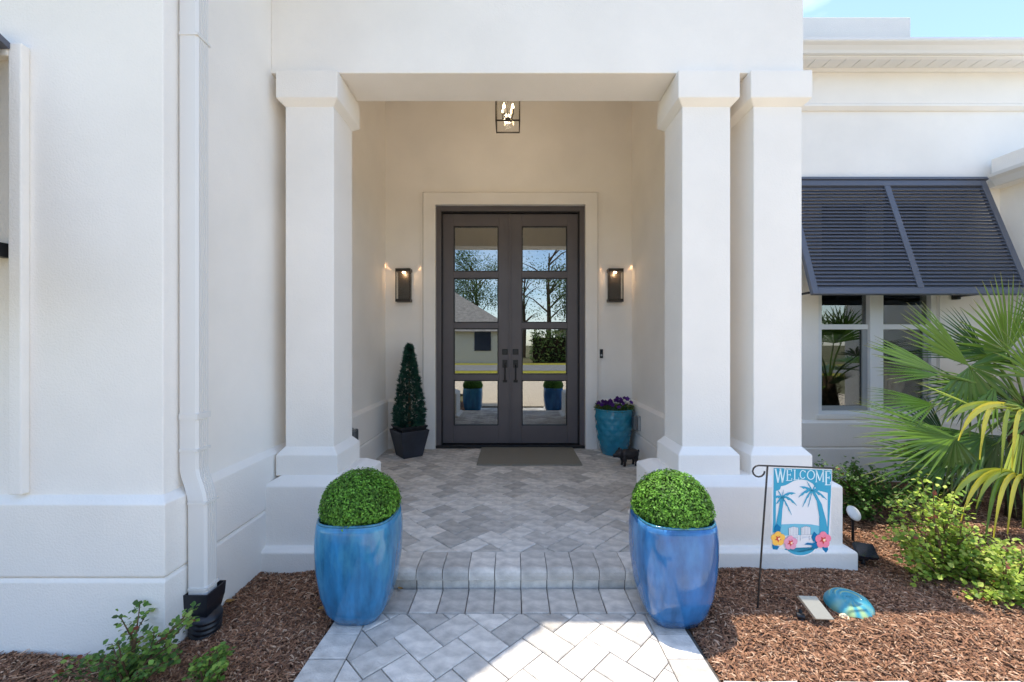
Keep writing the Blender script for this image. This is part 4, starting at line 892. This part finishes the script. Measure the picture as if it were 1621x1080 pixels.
# ================================================================ ACROSS THE STREET (seen in the door glass)
def hip_house(x, y, w_, d, h, rh, label, wallm, roofm):
    o = thing('neighbour_house', label, 'house', (x, y, -.05)); MB().box(-w_/2, w_/2, -d/2, d/2, 0, h).build('wall', wallm, o)
    e = .5; v = [(-w_/2-e, -d/2-e, h), (w_/2+e, -d/2-e, h), (w_/2+e, d/2+e, h), (-w_/2-e, d/2+e, h), (-w_/2+d/2, 0, h+rh), (w_/2-d/2, 0, h+rh)]
    mesh('roof', v, [(0,1,5,4), (1,2,5), (2,3,4,5), (3,0,4), (3,2,1,0)], roofm, o)
    for i in range(4):
        xx = -w_/2+w_*(i+.5)/4; MB().box(xx-.6, xx+.6, d/2, d/2+.05, .9, 2.3).build('window', 'solar', o)
    return o
hip_house(-8.5, -25, 17, 10, 2.3, 3.6, 'grey roofed house across the street reflected in the left door', 'tan', 'rooftile')
hip_house(13, -34, 16, 8, 2.8, 1.3, 'low tan house beyond the trees reflected in the right door', 'tan', 'rooftile')
def tree(x, y, h, cr_, label, seed, pal, bare=.0, n=9000):
    rg = random.Random(seed); o = thing('tree', label, 'tree', (x, y, -.05), 'trees across the street'); k = MB(); tips_ = []
    k.tube([(0, 0, 0), (.1, 0, h*.3), (0, .1, h*.55), (.1, 0, h*.85)], [h*.022, h*.018, h*.012, h*.004], 8)
    for _ in range(16):
        z = rg.uniform(.3, .8)*h; a = rg.uniform(0, 6.283); L = cr_*rg.uniform(.6, 1); tp_ = Vector((math.cos(a)*L, math.sin(a)*L, z+L*.7)); k.tube([(0, 0, z), (tp_.x*.5, tp_.y*.5, z+L*.45), tp_], [h*.008, h*.005, h*.001], 5); tips_.append(tp_)
    k.build('trunk', 'bark', o); v = []; f = []; c = []
    for _ in range(int(n*(1-bare))):
        tp_ = rg.choice(tips_); p = tp_+Vector((rg.gauss(0, 1), rg.gauss(0, 1), rg.gauss(0, .7)))*cr_*.28; d = Vector((rg.uniform(-1, 1), rg.uniform(-1, 1), rg.uniform(-1, 1))).normalized(); leafquad(v, f, c, p, d, d.orthogonal().normalized(), rg.uniform(.10, .24), rg.uniform(.04, .08), np.array(rg.choice(pal))*rg.uniform(.6, 1.4))
    mesh('crown', v, f, 'leaf', o, cols=np.array(c)); return o
TP = [(.05, .10, .02), (.08, .14, .03), (.11, .16, .04), (.03, .06, .015)]
for i, (x, y, h, cr_, bare, lb) in enumerate(((-4, -36, 11, 3.5, 0, 'leafy tree behind the grey roofed house, tallest of its row'), (-13, -37, 9, 3.2, 0, 'round leafy tree behind the grey roof at its far end'), (3.5, -30, 12, 3.5, .85, 'nearly bare tree reflected in the upper right door pane'),
        (6.5, -27, 8, 2.8, .1, 'dense green tree reflected in the right door beside the bare one'), (10, -28, 7, 2.6, 0, 'dense green tree furthest right across the street'), (1.2, -33, 10, 2.6, .9, 'thin bare tree between the two neighbouring houses'))):
    tree(x, y, h, cr_, lb, 50+i, TP, bare)
v = []; f = []; c = []; rg = random.Random(77)
hd = thing('hedge', 'tall green hedge along the far side of the street', 'hedge', (7, -21.5, -.05))
for _ in range(5000):
    p = Vector((rg.uniform(-5.5, 6), rg.uniform(-.6, .6), rg.uniform(0, 2.4+.4*math.sin(rg.uniform(0, 6))))); d = Vector((rg.uniform(-1, 1), rg.uniform(-1, 1), rg.uniform(-.3, 1))).normalized(); leafquad(v, f, c, p, d, d.orthogonal().normalized(), rg.uniform(.2, .35), .06, np.array(rg.choice(TP+[(.16, .2, .05)])))
mesh('foliage', v, f, 'leaf', hd, cols=np.array(c)); MB().box(-5.4, 5.9, -.2, .2, 0, 1.9).build('inner_growth', 'soil', hd)
